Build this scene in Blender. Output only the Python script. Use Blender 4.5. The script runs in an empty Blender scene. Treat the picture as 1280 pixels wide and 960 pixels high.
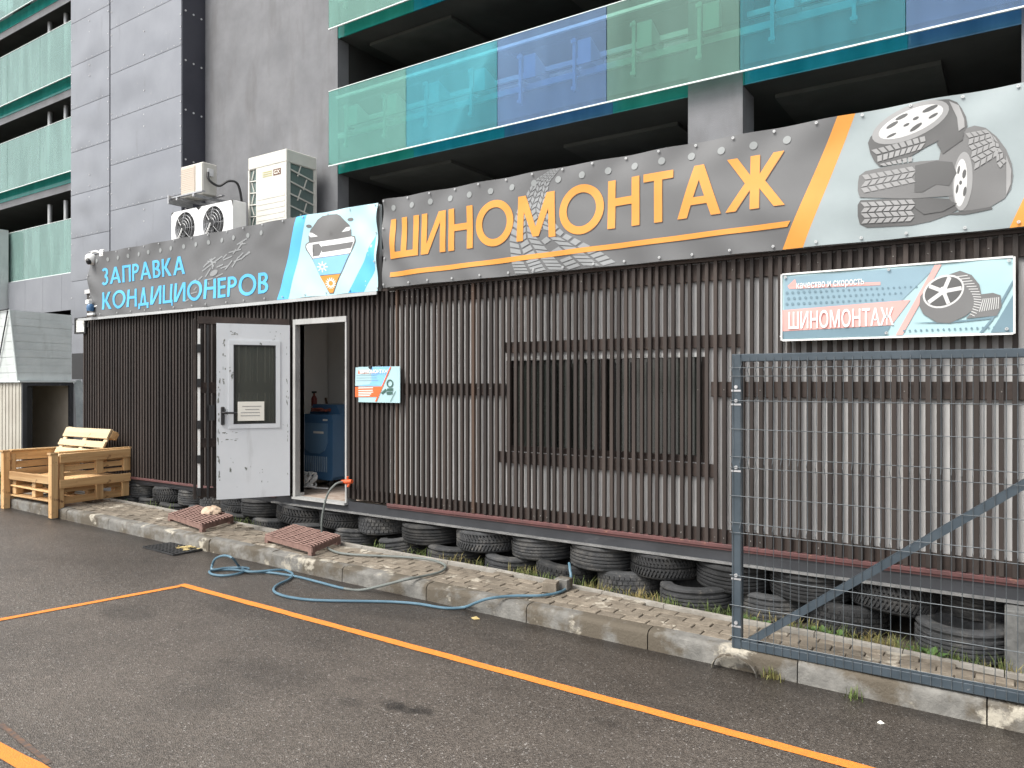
import bpy, bmesh, math, random
from mathutils import Vector, Matrix, noise, Euler
random.seed(7)
R = math.radians
S = bpy.context.scene
COL = S.collection

# ---------------------------------------------------------------- camera, sky, sun, exposure
EYE = 1.87                                   # camera height above the road
FPX, HROW = 940.0, 478.0                     # focal length and horizon row, in pixels of the photograph
ANG = math.atan(1405 / 940.0)
FX, FY, RX, RY = -math.cos(ANG), math.sin(ANG), math.sin(ANG), math.cos(ANG)
cam = bpy.data.cameras.new('camera')
camo = bpy.data.objects.new('camera', cam)
COL.objects.link(camo)
camo.location = (0, 0, EYE)
camo.rotation_euler = (R(90), 0, math.pi / 2 - ANG)
cam.sensor_width = 36
cam.lens = FPX / 1280 * 36
cam.shift_y = -2.0 / 1280
cam.clip_start = .05
cam.clip_end = 600
S.camera = camo

SUN_EL, SUN_AZ = 52, 200                     # degrees; azimuth clockwise from +Y (light comes from behind the camera)
W = bpy.data.worlds.new('World')
S.world = W
W.use_nodes = True
nt = W.node_tree
sky = nt.nodes.new('ShaderNodeTexSky')
sky.sky_type = 'NISHITA'
sky.sun_disc = False
sky.sun_elevation = R(SUN_EL)
sky.sun_rotation = R(SUN_AZ)
sky.air_density = 1.0
sky.dust_density = 4.0
hs = nt.nodes.new('ShaderNodeHueSaturation')
hs.inputs['Saturation'].default_value = .22
bg = nt.nodes['Background']
nt.links.new(sky.outputs[0], hs.inputs['Color'])
nt.links.new(hs.outputs[0], bg.inputs[0])
bg.inputs[1].default_value = .13
sl = bpy.data.lights.new('sun', 'SUN')
sl.energy = 1.4
sl.angle = R(25)
sl.color = (1, .965, .89)
so = bpy.data.objects.new('sun', sl)
COL.objects.link(so)
az = R(SUN_AZ)
sd = Vector((math.sin(az) * math.cos(R(SUN_EL)), math.cos(az) * math.cos(R(SUN_EL)), math.sin(R(SUN_EL))))
so.rotation_euler = sd.to_track_quat('Z', 'Y').to_euler()
so.location = sd * 40
vs = S.view_settings
vs.view_transform = 'Standard'
vs.look = 'None'
vs.exposure = 1.1
vs.gamma = 1

# ---------------------------------------------------------------- helpers
def ray(u, v):
    a = (u - 640) / FPX
    return FX + a * RX, FY + a * RY, (HROW - v) / FPX
def atY(u, v, Y):
    d = ray(u, v); t = Y / d[1]
    return Vector((d[0] * t, Y, EYE + d[2] * t))
def atZ(u, v, Z):
    d = ray(u, v); t = (Z - EYE) / d[2]
    return Vector((d[0] * t, d[1] * t, Z))
def atX(u, v, X):
    d = ray(u, v); t = X / d[0]
    return Vector((X, d[1] * t, EYE + d[2] * t))

def gz(x):
    """the road climbs gently towards the far (left) end"""
    return -.0115 * (x + 1.5)
def atG(u, v, h=0.0):
    p = atZ(u, v, h)
    for _ in range(8): p = atZ(u, v, h + gz(p.x))
    return p

class MB:
    """collects boxes, tubes, lathes and prisms, then links them as one mesh object"""
    def __init__(s): s.v = []; s.f = []; s.m = []; s.k = 0
    def add(s, vs_, fs):
        o = len(s.v); s.v += [tuple(p) for p in vs_]
        for f in fs: s.f.append([i + o for i in f]); s.m.append(s.k)
        return s
    def box(s, a, b, rot=None, piv=None, ch=0):
        x0, y0, z0 = [min(a[i], b[i]) for i in range(3)]; x1, y1, z1 = [max(a[i], b[i]) for i in range(3)]
        if not ch:
            P = [(x, y, z) for z in (z0, z1) for y in (y0, y1) for x in (x0, x1)]
            Fq = [(0, 2, 3, 1), (4, 5, 7, 6), (0, 1, 5, 4), (2, 6, 7, 3), (0, 4, 6, 2), (1, 3, 7, 5)]
        else:
            P = []; idx = {}
            for i, x in enumerate((x0, x1)):
                for j, y in enumerate((y0, y1)):
                    for k, z in enumerate((z0, z1)):
                        sx, sy, sz = (1, -1)[i] * ch, (1, -1)[j] * ch, (1, -1)[k] * ch
                        idx[i, j, k] = len(P)
                        P += [(x, y + sy, z + sz), (x + sx, y, z + sz), (x + sx, y + sy, z)]
            I = idx; Fq = []
            for i in (0, 1):
                Fq.append([I[i, 0, 0], I[i, 1, 0], I[i, 1, 1], I[i, 0, 1]])
                Fq.append([I[0, i, 0] + 1, I[1, i, 0] + 1, I[1, i, 1] + 1, I[0, i, 1] + 1])
                Fq.append([I[0, 0, i] + 2, I[1, 0, i] + 2, I[1, 1, i] + 2, I[0, 1, i] + 2])
                for j in (0, 1):
                    Fq.append([I[0, i, j] + 1, I[1, i, j] + 1, I[1, i, j] + 2, I[0, i, j] + 2])
                    Fq.append([I[i, 0, j], I[i, 1, j], I[i, 1, j] + 2, I[i, 0, j] + 2])
                    Fq.append([I[i, j, 0], I[i, j, 1], I[i, j, 1] + 1, I[i, j, 0] + 1])
                    for k in (0, 1): Fq.append([I[i, j, k], I[i, j, k] + 1, I[i, j, k] + 2])
        if rot is not None:
            pv = Vector(piv) if piv is not None else Vector(((x0 + x1) / 2, (y0 + y1) / 2, (z0 + z1) / 2))
            P = [rot @ (Vector(p) - pv) + pv for p in P]
        return s.add(P, Fq)
    def bar(s, p, q, w, h, up=(0, 0, 1)):
        p, q = Vector(p), Vector(q); d = q - p; L = d.length
        z = d.normalized(); x = Vector(up).cross(z)
        if x.length < 1e-4: x = Vector((1, 0, 0)).cross(z)
        x.normalize(); y = z.cross(x)
        P = [p + x * (i * w / 2) + y * (j * h / 2) + z * (k * L) for k in (0, 1) for j in (-1, 1) for i in (-1, 1)]
        return s.add(P, [(0, 2, 3, 1), (4, 5, 7, 6), (0, 1, 5, 4), (2, 6, 7, 3), (0, 4, 6, 2), (1, 3, 7, 5)])
    def tube(s, pts, r, n=8, closed=False):
        pts = [Vector(p) for p in pts]; N = len(pts); rings = []
        prev = None
        for i, p in enumerate(pts):
            a = pts[(i - 1) % N] if (i > 0 or closed) else p
            b = pts[(i + 1) % N] if (i < N - 1 or closed) else p
            t = (b - a).normalized()
            if prev is None:
                x = t.cross(Vector((0, 0, 1)))
                if x.length < .05: x = t.cross(Vector((1, 0, 0)))
            else: x = prev - t * prev.dot(t)
            x.normalize(); prev = x; y = t.cross(x)
            rr = r[i] if isinstance(r, (list, tuple)) else r
            rings.append([p + (x * math.cos(2 * math.pi * k / n) + y * math.sin(2 * math.pi * k / n)) * rr for k in range(n)])
        P = [q for g in rings for q in g]; Fq = []
        for i in range(N if closed else N - 1):
            j = (i + 1) % N
            for k in range(n):
                l = (k + 1) % n
                Fq.append((i * n + k, i * n + l, j * n + l, j * n + k))
        if not closed: Fq += [tuple(range(n))[::-1], tuple((N - 1) * n + k for k in range(n))]
        return s.add(P, Fq)
    def lathe(s, prof, n=24, M=None, closed=False):
        M = M or Matrix.Identity(4); P = []; Fq = []; N = len(prof)
        for r, z in prof:
            for k in range(n):
                a = 2 * math.pi * k / n
                P.append(M @ Vector((r * math.cos(a), r * math.sin(a), z)))
        for i in range(N if closed else N - 1):
            j = (i + 1) % N
            for k in range(n):
                l = (k + 1) % n
                Fq.append((i * n + k, i * n + l, j * n + l, j * n + k))
        if not closed:
            if prof[0][0] > 1e-5: Fq.append(tuple(range(n))[::-1])
            if prof[-1][0] > 1e-5: Fq.append(tuple((N - 1) * n + k for k in range(n)))
        return s.add(P, Fq)
    def cyl(s, p, q, r, n=16, r2=None):
        p, q = Vector(p), Vector(q); d = q - p
        M = Matrix.Translation(p) @ d.to_track_quat('Z', 'Y').to_matrix().to_4x4()
        return s.lathe([(r, 0), (r if r2 is None else r2, d.length)], n, M)
    def prism(s, poly, fn, d0, d1):
        n = len(poly)
        P = [fn(x, y, d0) for x, y in poly] + [fn(x, y, d1) for x, y in poly]
        Fq = [tuple(range(n))[::-1], tuple(range(n, 2 * n))] + [(i, (i + 1) % n, n + (i + 1) % n, n + i) for i in range(n)]
        return s.add(P, Fq)
    def mesh(s, name, mats, smooth=False, recalc=True):
        me = bpy.data.meshes.new(name)
        me.from_pydata(s.v, [], s.f)
        for m in (mats if isinstance(mats, (list, tuple)) else [mats]): me.materials.append(m)
        me.polygons.foreach_set('material_index', s.m)
        if recalc:
            bm = bmesh.new(); bm.from_mesh(me)
            bmesh.ops.recalc_face_normals(bm, faces=bm.faces[:])
            bm.to_mesh(me); bm.free()
        if smooth:
            me.polygons.foreach_set('use_smooth', [True] * len(me.polygons))
            me.set_sharp_from_angle(angle=R(38))
        return me
    def build(s, name, mats, parent=None, smooth=False, loc=None):
        return link(name, s.mesh(name, mats, smooth), parent, loc)

def link(name, me, parent=None, loc=None):
    o = bpy.data.objects.new(name, me); COL.objects.link(o)
    if loc is not None: o.location = loc
    if parent is not None: adopt(o, parent)
    return o
INV = {}
def adopt(o, p):
    o.parent = p
    o.matrix_parent_inverse = INV.get(p.name, Matrix.Identity(4))
def tag(o, label=None, cat=None, group=None, kind=None):
    if label: o['label'] = label
    if cat: o['category'] = cat
    if group: o['group'] = group
    if kind: o['kind'] = kind
    return o
def thing(name, loc, label, cat, group=None):
    o = bpy.data.objects.new(name, None); COL.objects.link(o)
    o.location = loc; o.empty_display_size = .1
    INV[o.name] = Matrix.Translation(-Vector(loc))
    return tag(o, label, cat, group)
def inst(o, loc, parent, rot=None, scale=None):
    c = o.copy(); COL.objects.link(c); c.location = loc
    if rot is not None: c.rotation_euler = rot
    if scale is not None: c.scale = scale
    if parent is not None: adopt(c, parent)
    return c
def smooth_path(pts, k=5):
    """Catmull-Rom"""
    pts = [Vector(p) for p in pts]; out = []
    for i in range(len(pts) - 1):
        p0, p1, p2, p3 = pts[max(i - 1, 0)], pts[i], pts[i + 1], pts[min(i + 2, len(pts) - 1)]
        for j in range(k):
            t = j / k
            out.append(.5 * (2 * p1 + (p2 - p0) * t + (2 * p0 - 5 * p1 + 4 * p2 - p3) * t * t + (3 * p1 - p0 - 3 * p2 + p3) * t ** 3))
    return out + [pts[-1]]

# ---------------------------------------------------------------- materials
def srgb(r, g, b):
    f = lambda c: (c / 255 / 12.92) if c / 255 <= .04045 else ((c / 255 + .055) / 1.055) ** 2.4
    return (f(r), f(g), f(b))
def mat(name, c1, c2=None, scale=5, rough=.7, metal=0, bump=0, bscale=40, stretch=(1, 1, 1), rand=0, coords='world',
        spec=.5, lo=.35, hi=.65, detail=5, spots=None, bdist=.01, rough2=None):
    m = bpy.data.materials.new(name); m.use_nodes = True
    n, l = m.node_tree.nodes, m.node_tree.links
    b = n['Principled BSDF']
    b.inputs['Roughness'].default_value = rough
    b.inputs['Metallic'].default_value = metal
    b.inputs['Specular IOR Level'].default_value = spec
    if coords == 'world': src = n.new('ShaderNodeNewGeometry').outputs['Position']
    else: src = n.new('ShaderNodeTexCoord').outputs['Object']
    oi = n.new('ShaderNodeObjectInfo')
    mp = n.new('ShaderNodeMapping'); mp.inputs['Scale'].default_value = stretch
    if coords != 'world':
        ml = n.new('ShaderNodeMath'); ml.operation = 'MULTIPLY'; ml.inputs[1].default_value = 57
        l.new(oi.outputs['Random'], ml.inputs[0]); l.new(ml.outputs[0], mp.inputs['Location'])
    l.new(src, mp.inputs['Vector'])
    col = None
    if c2 is not None:
        nz = n.new('ShaderNodeTexNoise'); nz.inputs['Scale'].default_value = scale; nz.inputs['Detail'].default_value = detail
        nz.inputs['Roughness'].default_value = .6
        l.new(mp.outputs[0], nz.inputs['Vector'])
        rp = n.new('ShaderNodeValToRGB')
        rp.color_ramp.elements[0].position = lo; rp.color_ramp.elements[1].position = hi
        rp.color_ramp.elements[0].color = (*c1, 1); rp.color_ramp.elements[1].color = (*c2, 1)
        l.new(nz.outputs['Fac'], rp.inputs[0]); col = rp.outputs[0]
        if rough2 is not None:
            mr = n.new('ShaderNodeMapRange'); mr.inputs[1].default_value = lo; mr.inputs[2].default_value = hi
            mr.inputs[3].default_value = rough; mr.inputs[4].default_value = rough2
            l.new(nz.outputs['Fac'], mr.inputs[0]); l.new(mr.outputs[0], b.inputs['Roughness'])
    else:
        rg = n.new('ShaderNodeRGB'); rg.outputs[0].default_value = (*c1, 1); col = rg.outputs[0]
    for sp in (spots or []):       # (colour, scale, lo, hi[, stretch]) : a layer of wear
        nz = n.new('ShaderNodeTexNoise'); nz.inputs['Scale'].default_value = sp[1]; nz.inputs['Detail'].default_value = 6
        nz.inputs['Roughness'].default_value = .65
        if len(sp) > 4:
            m2 = n.new('ShaderNodeMapping'); m2.inputs['Scale'].default_value = sp[4]; m2.inputs['Location'].default_value = (3.3, 1.7, 5.1)
            l.new(src, m2.inputs['Vector']); l.new(m2.outputs[0], nz.inputs['Vector'])
        else: l.new(src, nz.inputs['Vector'])
        mr = n.new('ShaderNodeMapRange'); mr.inputs[1].default_value = sp[2]; mr.inputs[2].default_value = sp[3]
        l.new(nz.outputs['Fac'], mr.inputs[0])
        mx = n.new('ShaderNodeMix'); mx.data_type = 'RGBA'; mx.inputs[7].default_value = (*sp[0], 1)
        l.new(mr.outputs[0], mx.inputs[0]); l.new(col, mx.inputs[6]); col = mx.outputs[2]
    if rand:
        mr = n.new('ShaderNodeMapRange'); mr.inputs[3].default_value = 1 - rand; mr.inputs[4].default_value = 1 + rand
        l.new(oi.outputs['Random'], mr.inputs[0])
        mx = n.new('ShaderNodeVectorMath'); mx.operation = 'SCALE'
        l.new(col, mx.inputs[0]); l.new(mr.outputs[0], mx.inputs['Scale']); col = mx.outputs[0]
    l.new(col, b.inputs['Base Color'])
    if bump:
        nb = n.new('ShaderNodeTexNoise'); nb.inputs['Scale'].default_value = bscale; nb.inputs['Detail'].default_value = 4
        l.new(mp.outputs[0], nb.inputs['Vector'])
        bp = n.new('ShaderNodeBump'); bp.inputs['Strength'].default_value = bump; bp.inputs['Distance'].default_value = bdist
        l.new(nb.outputs['Fac'], bp.inputs['Height']); l.new(bp.outputs[0], b.inputs['Normal'])
    return m
def glassmat(name, tint, diff, fdiff=.3, rough=.08):
    """coloured facade glass: part lets light through, part shows its own film colour, plus a clear reflection"""
    m = bpy.data.materials.new(name); m.use_nodes = True
    n, l = m.node_tree.nodes, m.node_tree.links
    n.remove(n['Principled BSDF'])
    out = n['Material Output']
    tr = n.new('ShaderNodeBsdfTransparent'); tr.inputs[0].default_value = (*tint, 1)
    df = n.new('ShaderNodeBsdfDiffuse')
    ge = n.new('ShaderNodeNewGeometry')
    mp = n.new('ShaderNodeMapping'); mp.inputs['Scale'].default_value = (3, 3, .6); l.new(ge.outputs['Position'], mp.inputs[0])
    nz = n.new('ShaderNodeTexNoise'); nz.inputs['Scale'].default_value = 1.2; nz.inputs['Detail'].default_value = 6
    l.new(mp.outputs[0], nz.inputs[0])
    rp = n.new('ShaderNodeValToRGB'); rp.color_ramp.elements[0].position = .3; rp.color_ramp.elements[1].position = .75
    rp.color_ramp.elements[0].color = (*[c * .8 for c in diff], 1); rp.color_ramp.elements[1].color = (*[min(1, c * 1.15 + .02) for c in diff], 1)
    l.new(nz.outputs['Fac'], rp.inputs[0]); l.new(rp.outputs[0], df.inputs[0])
    gl = n.new('ShaderNodeBsdfGlossy'); gl.inputs['Roughness'].default_value = rough
    fr = n.new('ShaderNodeFresnel'); fr.inputs[0].default_value = 1.5
    m1 = n.new('ShaderNodeMixShader'); m1.inputs[0].default_value = fdiff
    l.new(tr.outputs[0], m1.inputs[1]); l.new(df.outputs[0], m1.inputs[2])
    hf = n.new('ShaderNodeMath'); hf.operation = 'MULTIPLY'; hf.inputs[1].default_value = .6; l.new(fr.outputs[0], hf.inputs[0])
    m2 = n.new('ShaderNodeMixShader'); l.new(hf.outputs[0], m2.inputs[0])
    l.new(m1.outputs[0], m2.inputs[1]); l.new(gl.outputs[0], m2.inputs[2])
    l.new(m2.outputs[0], out.inputs[0])
    return m

M = {}
M['plaster'] = mat('plaster', (.153, .156, .165), (.197, .20, .21), 1.3, .9, bump=.35, bscale=90, spots=[((.13, .128, .13), 2.2, .5, .8, (1, 1, .25))])
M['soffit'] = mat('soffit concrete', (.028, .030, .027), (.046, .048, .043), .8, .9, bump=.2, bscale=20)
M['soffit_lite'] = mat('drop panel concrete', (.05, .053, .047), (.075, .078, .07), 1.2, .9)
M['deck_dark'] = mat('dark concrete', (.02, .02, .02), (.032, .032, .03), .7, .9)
M['clad'] = mat('grey sheet cladding', (.205, .214, .236), (.25, .26, .283), .6, .36, metal=.3, spots=[((.28, .28, .29), 5, .62, .8), ((.14, .14, .145), 3, .6, .85, (1, 1, .2))])
M['clad_shade'] = mat('cladding grey with shade', (.045, .047, .062), (.06, .062, .078), 1, .45, metal=.2)  # cladding grey darkened to paint in the shade on the tower's return face
M['rivet'] = mat('pale washers', (.6, .6, .6), rough=.5)
M['steel_pale'] = mat('pale steel', (.5, .51, .51), (.42, .43, .43), 3, .45, metal=.3)
M['edge'] = mat('pale edge profile', (.72, .78, .76), rough=.35)
M['g_teal'] = glassmat('teal glass', (.54, .85, .78), (.18, .37, .33), .24)
M['g_green'] = glassmat('green glass', (.60, .85, .77), (.21, .36, .31), .26)
M['g_cyan'] = glassmat('cyan glass', (.40, .83, .89), (.09, .34, .39), .22)
M['g_blue'] = glassmat('blue glass', (.54, .73, .95), (.19, .31, .47), .25)
M['g_pale'] = glassmat('pale aqua glass', (.66, .86, .81), (.33, .50, .46), .40)
M['s_teal'] = glassmat('teal light tint', (.1, .5, .45), (.008, .24, .21), .8)  # painted tint of the light that coloured glass throws on the slab edge
M['s_cyan'] = glassmat('cyan light tint', (.05, .5, .6), (.004, .22, .28), .8)
M['s_blue'] = glassmat('blue light tint', (.1, .3, .5), (.04, .15, .24), .8)
M['guard'] = mat('pale painted guard rail', (.66, .67, .66), (.56, .57, .57), 2, .5)
M['slat'] = mat('dark stained slat', (.019, .0138, .0118), (.042, .0315, .0265), 7, .75, bump=.4, bscale=30, stretch=(1, 1, .07), rand=.34, coords='obj',
                spots=[((.12, .104, .094), 30, .62, .8, (1, 1, .12))])
M['slat_brown'] = mat('reddish brown slat', (.045, .027, .018), (.085, .05, .032), 7, .75, bump=.4, bscale=30, stretch=(1, 1, .07), coords='obj')
M['batten'] = mat('dark batten board', (.024, .0165, .0135), (.05, .034, .028), 6, .75, bump=.4, bscale=20, stretch=(.08, 1, 1), spots=[((.11, .075, .055), 4, .6, .85)])
M['panel'] = mat('pale container panel', (.50, .495, .49), (.58, .573, .565), 1.7, .6, spots=[((.3, .28, .26), 3, .62, .85, (1, 1, .15))])
M['panel_dark'] = mat('dark brown container panel', (.035, .03, .028), (.05, .043, .04), 1.7, .7)
M['inner'] = mat('inner wall lining', (.80, .80, .78), (.75, .75, .73), 2, .8)
M['floor'] = mat('worn plywood floor', (.26, .19, .15), (.40, .34, .29), 9, .8)
M['red'] = mat('red oxide steel', (.125, .05, .048), (.085, .038, .037), 8, .65, spots=[((.28, .14, .09), 14, .62, .75)])
M['beam'] = mat('dark grey painted steel', (.025, .027, .031), (.040, .042, .048), 3, .5, spots=[((.12, .12, .12), 6, .6, .8, (.3, 1, 1))])
M['beam_lip'] = mat('scuffed flange edge', (.13, .13, .13), (.22, .22, .215), 9, .5)
M['white_door'] = mat('chipped white door paint', (.56, .58, .60), (.62, .64, .66), 1.5, .45, spots=[((.10, .11, .09), 9, .665, .69, (1, 1, .6)), ((.42, .43, .43), 4, .58, .85, (1, 1, .2))])
M['frame_alu'] = mat('dull white frame', (.33, .33, .32), (.42, .42, .41), 5, .45, spots=[((.2, .19, .18), 20, .66, .75)])
M['dark_glass'] = mat('dark window glass', (.022, .026, .023), (.035, .04, .035), 2.5, .08, spec=1.0, stretch=(1, 1, .3))
M['door_glass'] = glassmat('grey door glass', (.55, .58, .54), (.19, .20, .175), .26)
M['black'] = mat('black plastic', (.018, .018, .019), rough=.45)
M['paper'] = mat('paper', (.72, .70, .63), rough=.8)
M['ink'] = mat('grey ink', (.22, .22, .22), rough=.8)
M['white'] = mat('white paint', (.78, .78, .76), (.7, .7, .68), 4, .5)
M['ac_white'] = mat('warm white casing', (.55, .54, .49), (.62, .60, .55), 2, .45)
M['ac_cool'] = mat('white casing', (.66, .665, .66), (.72, .72, .72), 2, .4, spots=[((.6, .58, .54), 3, .6, .9, (1, 1, .2))])
M['ac_peach'] = mat('peach grille', (.58, .50, .42), rough=.6)
M['coil'] = mat('grey green condenser fins', (.13, .18, .17), (.17, .22, .21), 90, .5, stretch=(1, 1, .02), metal=.3)
M['galv'] = mat('galvanised steel', (.36, .37, .38), (.48, .48, .49), 14, .42, metal=.5)
M['tyre'] = mat('old tyre rubber', (.020, .021, .022), (.042, .043, .045), 6, .78, bump=.5, bscale=45, rand=.5, spots=[((.13, .122, .11), 4.5, .5, .8), ((.16, .145, .125), 22, .6, .8)])
M['asph'] = None
M['kerb'] = mat('kerb concrete', (.12, .116, .106), (.20, .193, .176), 9, .85, bump=.5, bscale=60, rand=.07, spots=[((.088, .073, .053), 2.6, .44, .56), ((.36, .33, .27), 3.2, .60, .66)])
M['paver'] = mat('paving block', (.135, .112, .084), (.21, .178, .138), 14, .85, bump=.4, bscale=70, rand=.22, spots=[((.40, .365, .30), 3.4, .565, .63), ((.10, .08, .06), 2.0, .60, .72)])
M['paver_edge'] = mat('pale edging strip', (.34, .32, .285), (.22, .20, .17), 6, .85, bump=.3, bscale=50)
M['soil'] = mat('damp soil', (.05, .04, .03), (.085, .07, .05), 12, .95, bump=.6, bscale=25)
M['pine'] = mat('pallet pine', (.42, .235, .095), (.64, .42, .205), 6, .75, bump=.5, bscale=25, stretch=(.12, 2, 2), rand=.24, coords='obj', spots=[((.16, .075, .03), 9, .62, .70), ((.25, .2, .15), 3, .58, .8)])
M['pine_pale'] = mat('pale pallet board', (.56, .43, .26), (.66, .53, .34), 5, .75, bump=.3, bscale=25, stretch=(.12, 1.5, 1.5), rand=.14, coords='obj', spots=[((.24, .14, .07), 11, .62, .70)])
M['rust'] = mat('rusty brown steel', (.155, .088, .072), (.235, .145, .12), 18, .8, bump=.3, bscale=90)
M['iron'] = mat('cast iron', (.02, .021, .022), (.035, .035, .036), 14, .5)
M['hose'] = mat('blue hose', (.065, .135, .185), (.10, .18, .235), 6, .4)
M['hose_grey'] = mat('grey hose', (.14, .155, .145), rough=.45)
M['orange'] = mat('orange plastic', (.62, .10, .03), rough=.45)
M['gate'] = mat('blue grey powder coat', (.032, .047, .060), (.052, .070, .086), 5, .42, spots=[((.28, .29, .29), 15, .68, .74)])
M['wire'] = mat('blue grey wire', (.075, .09, .10), (.12, .135, .145), 10, .4)
M['blue_case'] = mat('dark blue machine casing', (.05, .125, .235), (.058, .14, .26), 3, .38)
M['blue_lite'] = mat('dull blue inset', (.13, .235, .36), rough=.35)
M['cord'] = mat('white cable', (.72, .72, .7), rough=.5)
M['rag'] = mat('dusty beige cloth', (.42, .31, .22), (.55, .43, .33), 16, .9, bump=.5, bscale=30)
M['poly'] = mat('weathered polycarbonate sheet', (.56, .60, .59), (.66, .70, .69), 2.2, .5, spots=[((.42, .45, .43), 4, .55, .8, (1, 1, .3))])
M['poly_beige'] = mat('beige translucent sheet', (.40, .375, .32), (.47, .45, .39), 2.5, .55)
M['beige_dark'] = mat('brown lining', (.52, .46, .37), (.6, .54, .45), 2.5, .7)
M['conc_block'] = mat('grey concrete block', (.10, .10, .097), (.18, .18, .172), 10, .9, bump=.4, bscale=40)
M['grass'] = mat('grass blades', (.07, .105, .025), (.13, .17, .045), 5, .8, spots=[((.25, .20, .075), 2.3, .52, .62)])
M['leaf'] = mat('weed leaves', (.045, .10, .02), (.08, .15, .035), 8, .7)
M['lens'] = mat('floodlight lens', (.75, .76, .72), rough=.2)
M['dry'] = mat('dry leaf', (.36, .27, .11), (.45, .36, .17), 20, .9)
M['wood_handle'] = mat('dark wooden handle', (.09, .045, .025), rough=.6)
M['redcan'] = mat('red cylinder', (.20, .035, .03), rough=.4)
# flat prints
def ink(name, c, rough=.55): return mat(name, c, [x * .92 for x in c], 3, rough, spots=[([x * .8 for x in c], 1.7, .6, .9, (1, 1, .3))])
M['b_grey'] = ink('banner grey', (.128, .130, .133))
M['b_pale'] = ink('banner pale grey', (.30, .35, .36))
M['b_orange'] = ink('banner orange', (.70, .285, .045))
M['b_edge'] = ink('dark orange shade', (.22, .11, .05))
M['b_sky'] = ink('banner sky blue', (.10, .46, .80))
M['b_ice'] = ink('banner ice blue', (.44, .66, .72))
M['b_dot'] = ink('banner dot', (.27, .285, .285))
M['b_dot1'] = ink('banner tread pale', (.27, .28, .285))
M['b_t1'] = ink('print dark grey', (.095, .095, .095))
M['b_t2'] = ink('print mid grey', (.16, .16, .16))
M['b_t3'] = ink('print light grey', (.30, .30, .30))
M['b_t4'] = ink('print pale', (.62, .62, .61))
M['b_white'] = ink('print white', (.80, .82, .82))
M['b_pink'] = ink('faded red print', (.74, .37, .34))
M['b_blue'] = ink('faded blue print', (.24, .36, .43))
M['b_blue2'] = ink('slate blue print', (.15, .24, .29))
M['b_iceA'] = ink('pale aqua print', (.38, .55, .58))
M['b_azure'] = ink('azure print', (.22, .48, .80))
M['b_red'] = ink('orange red print', (.80, .14, .035))
M['b_green'] = ink('dark green print', (.05, .12, .10))

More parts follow.
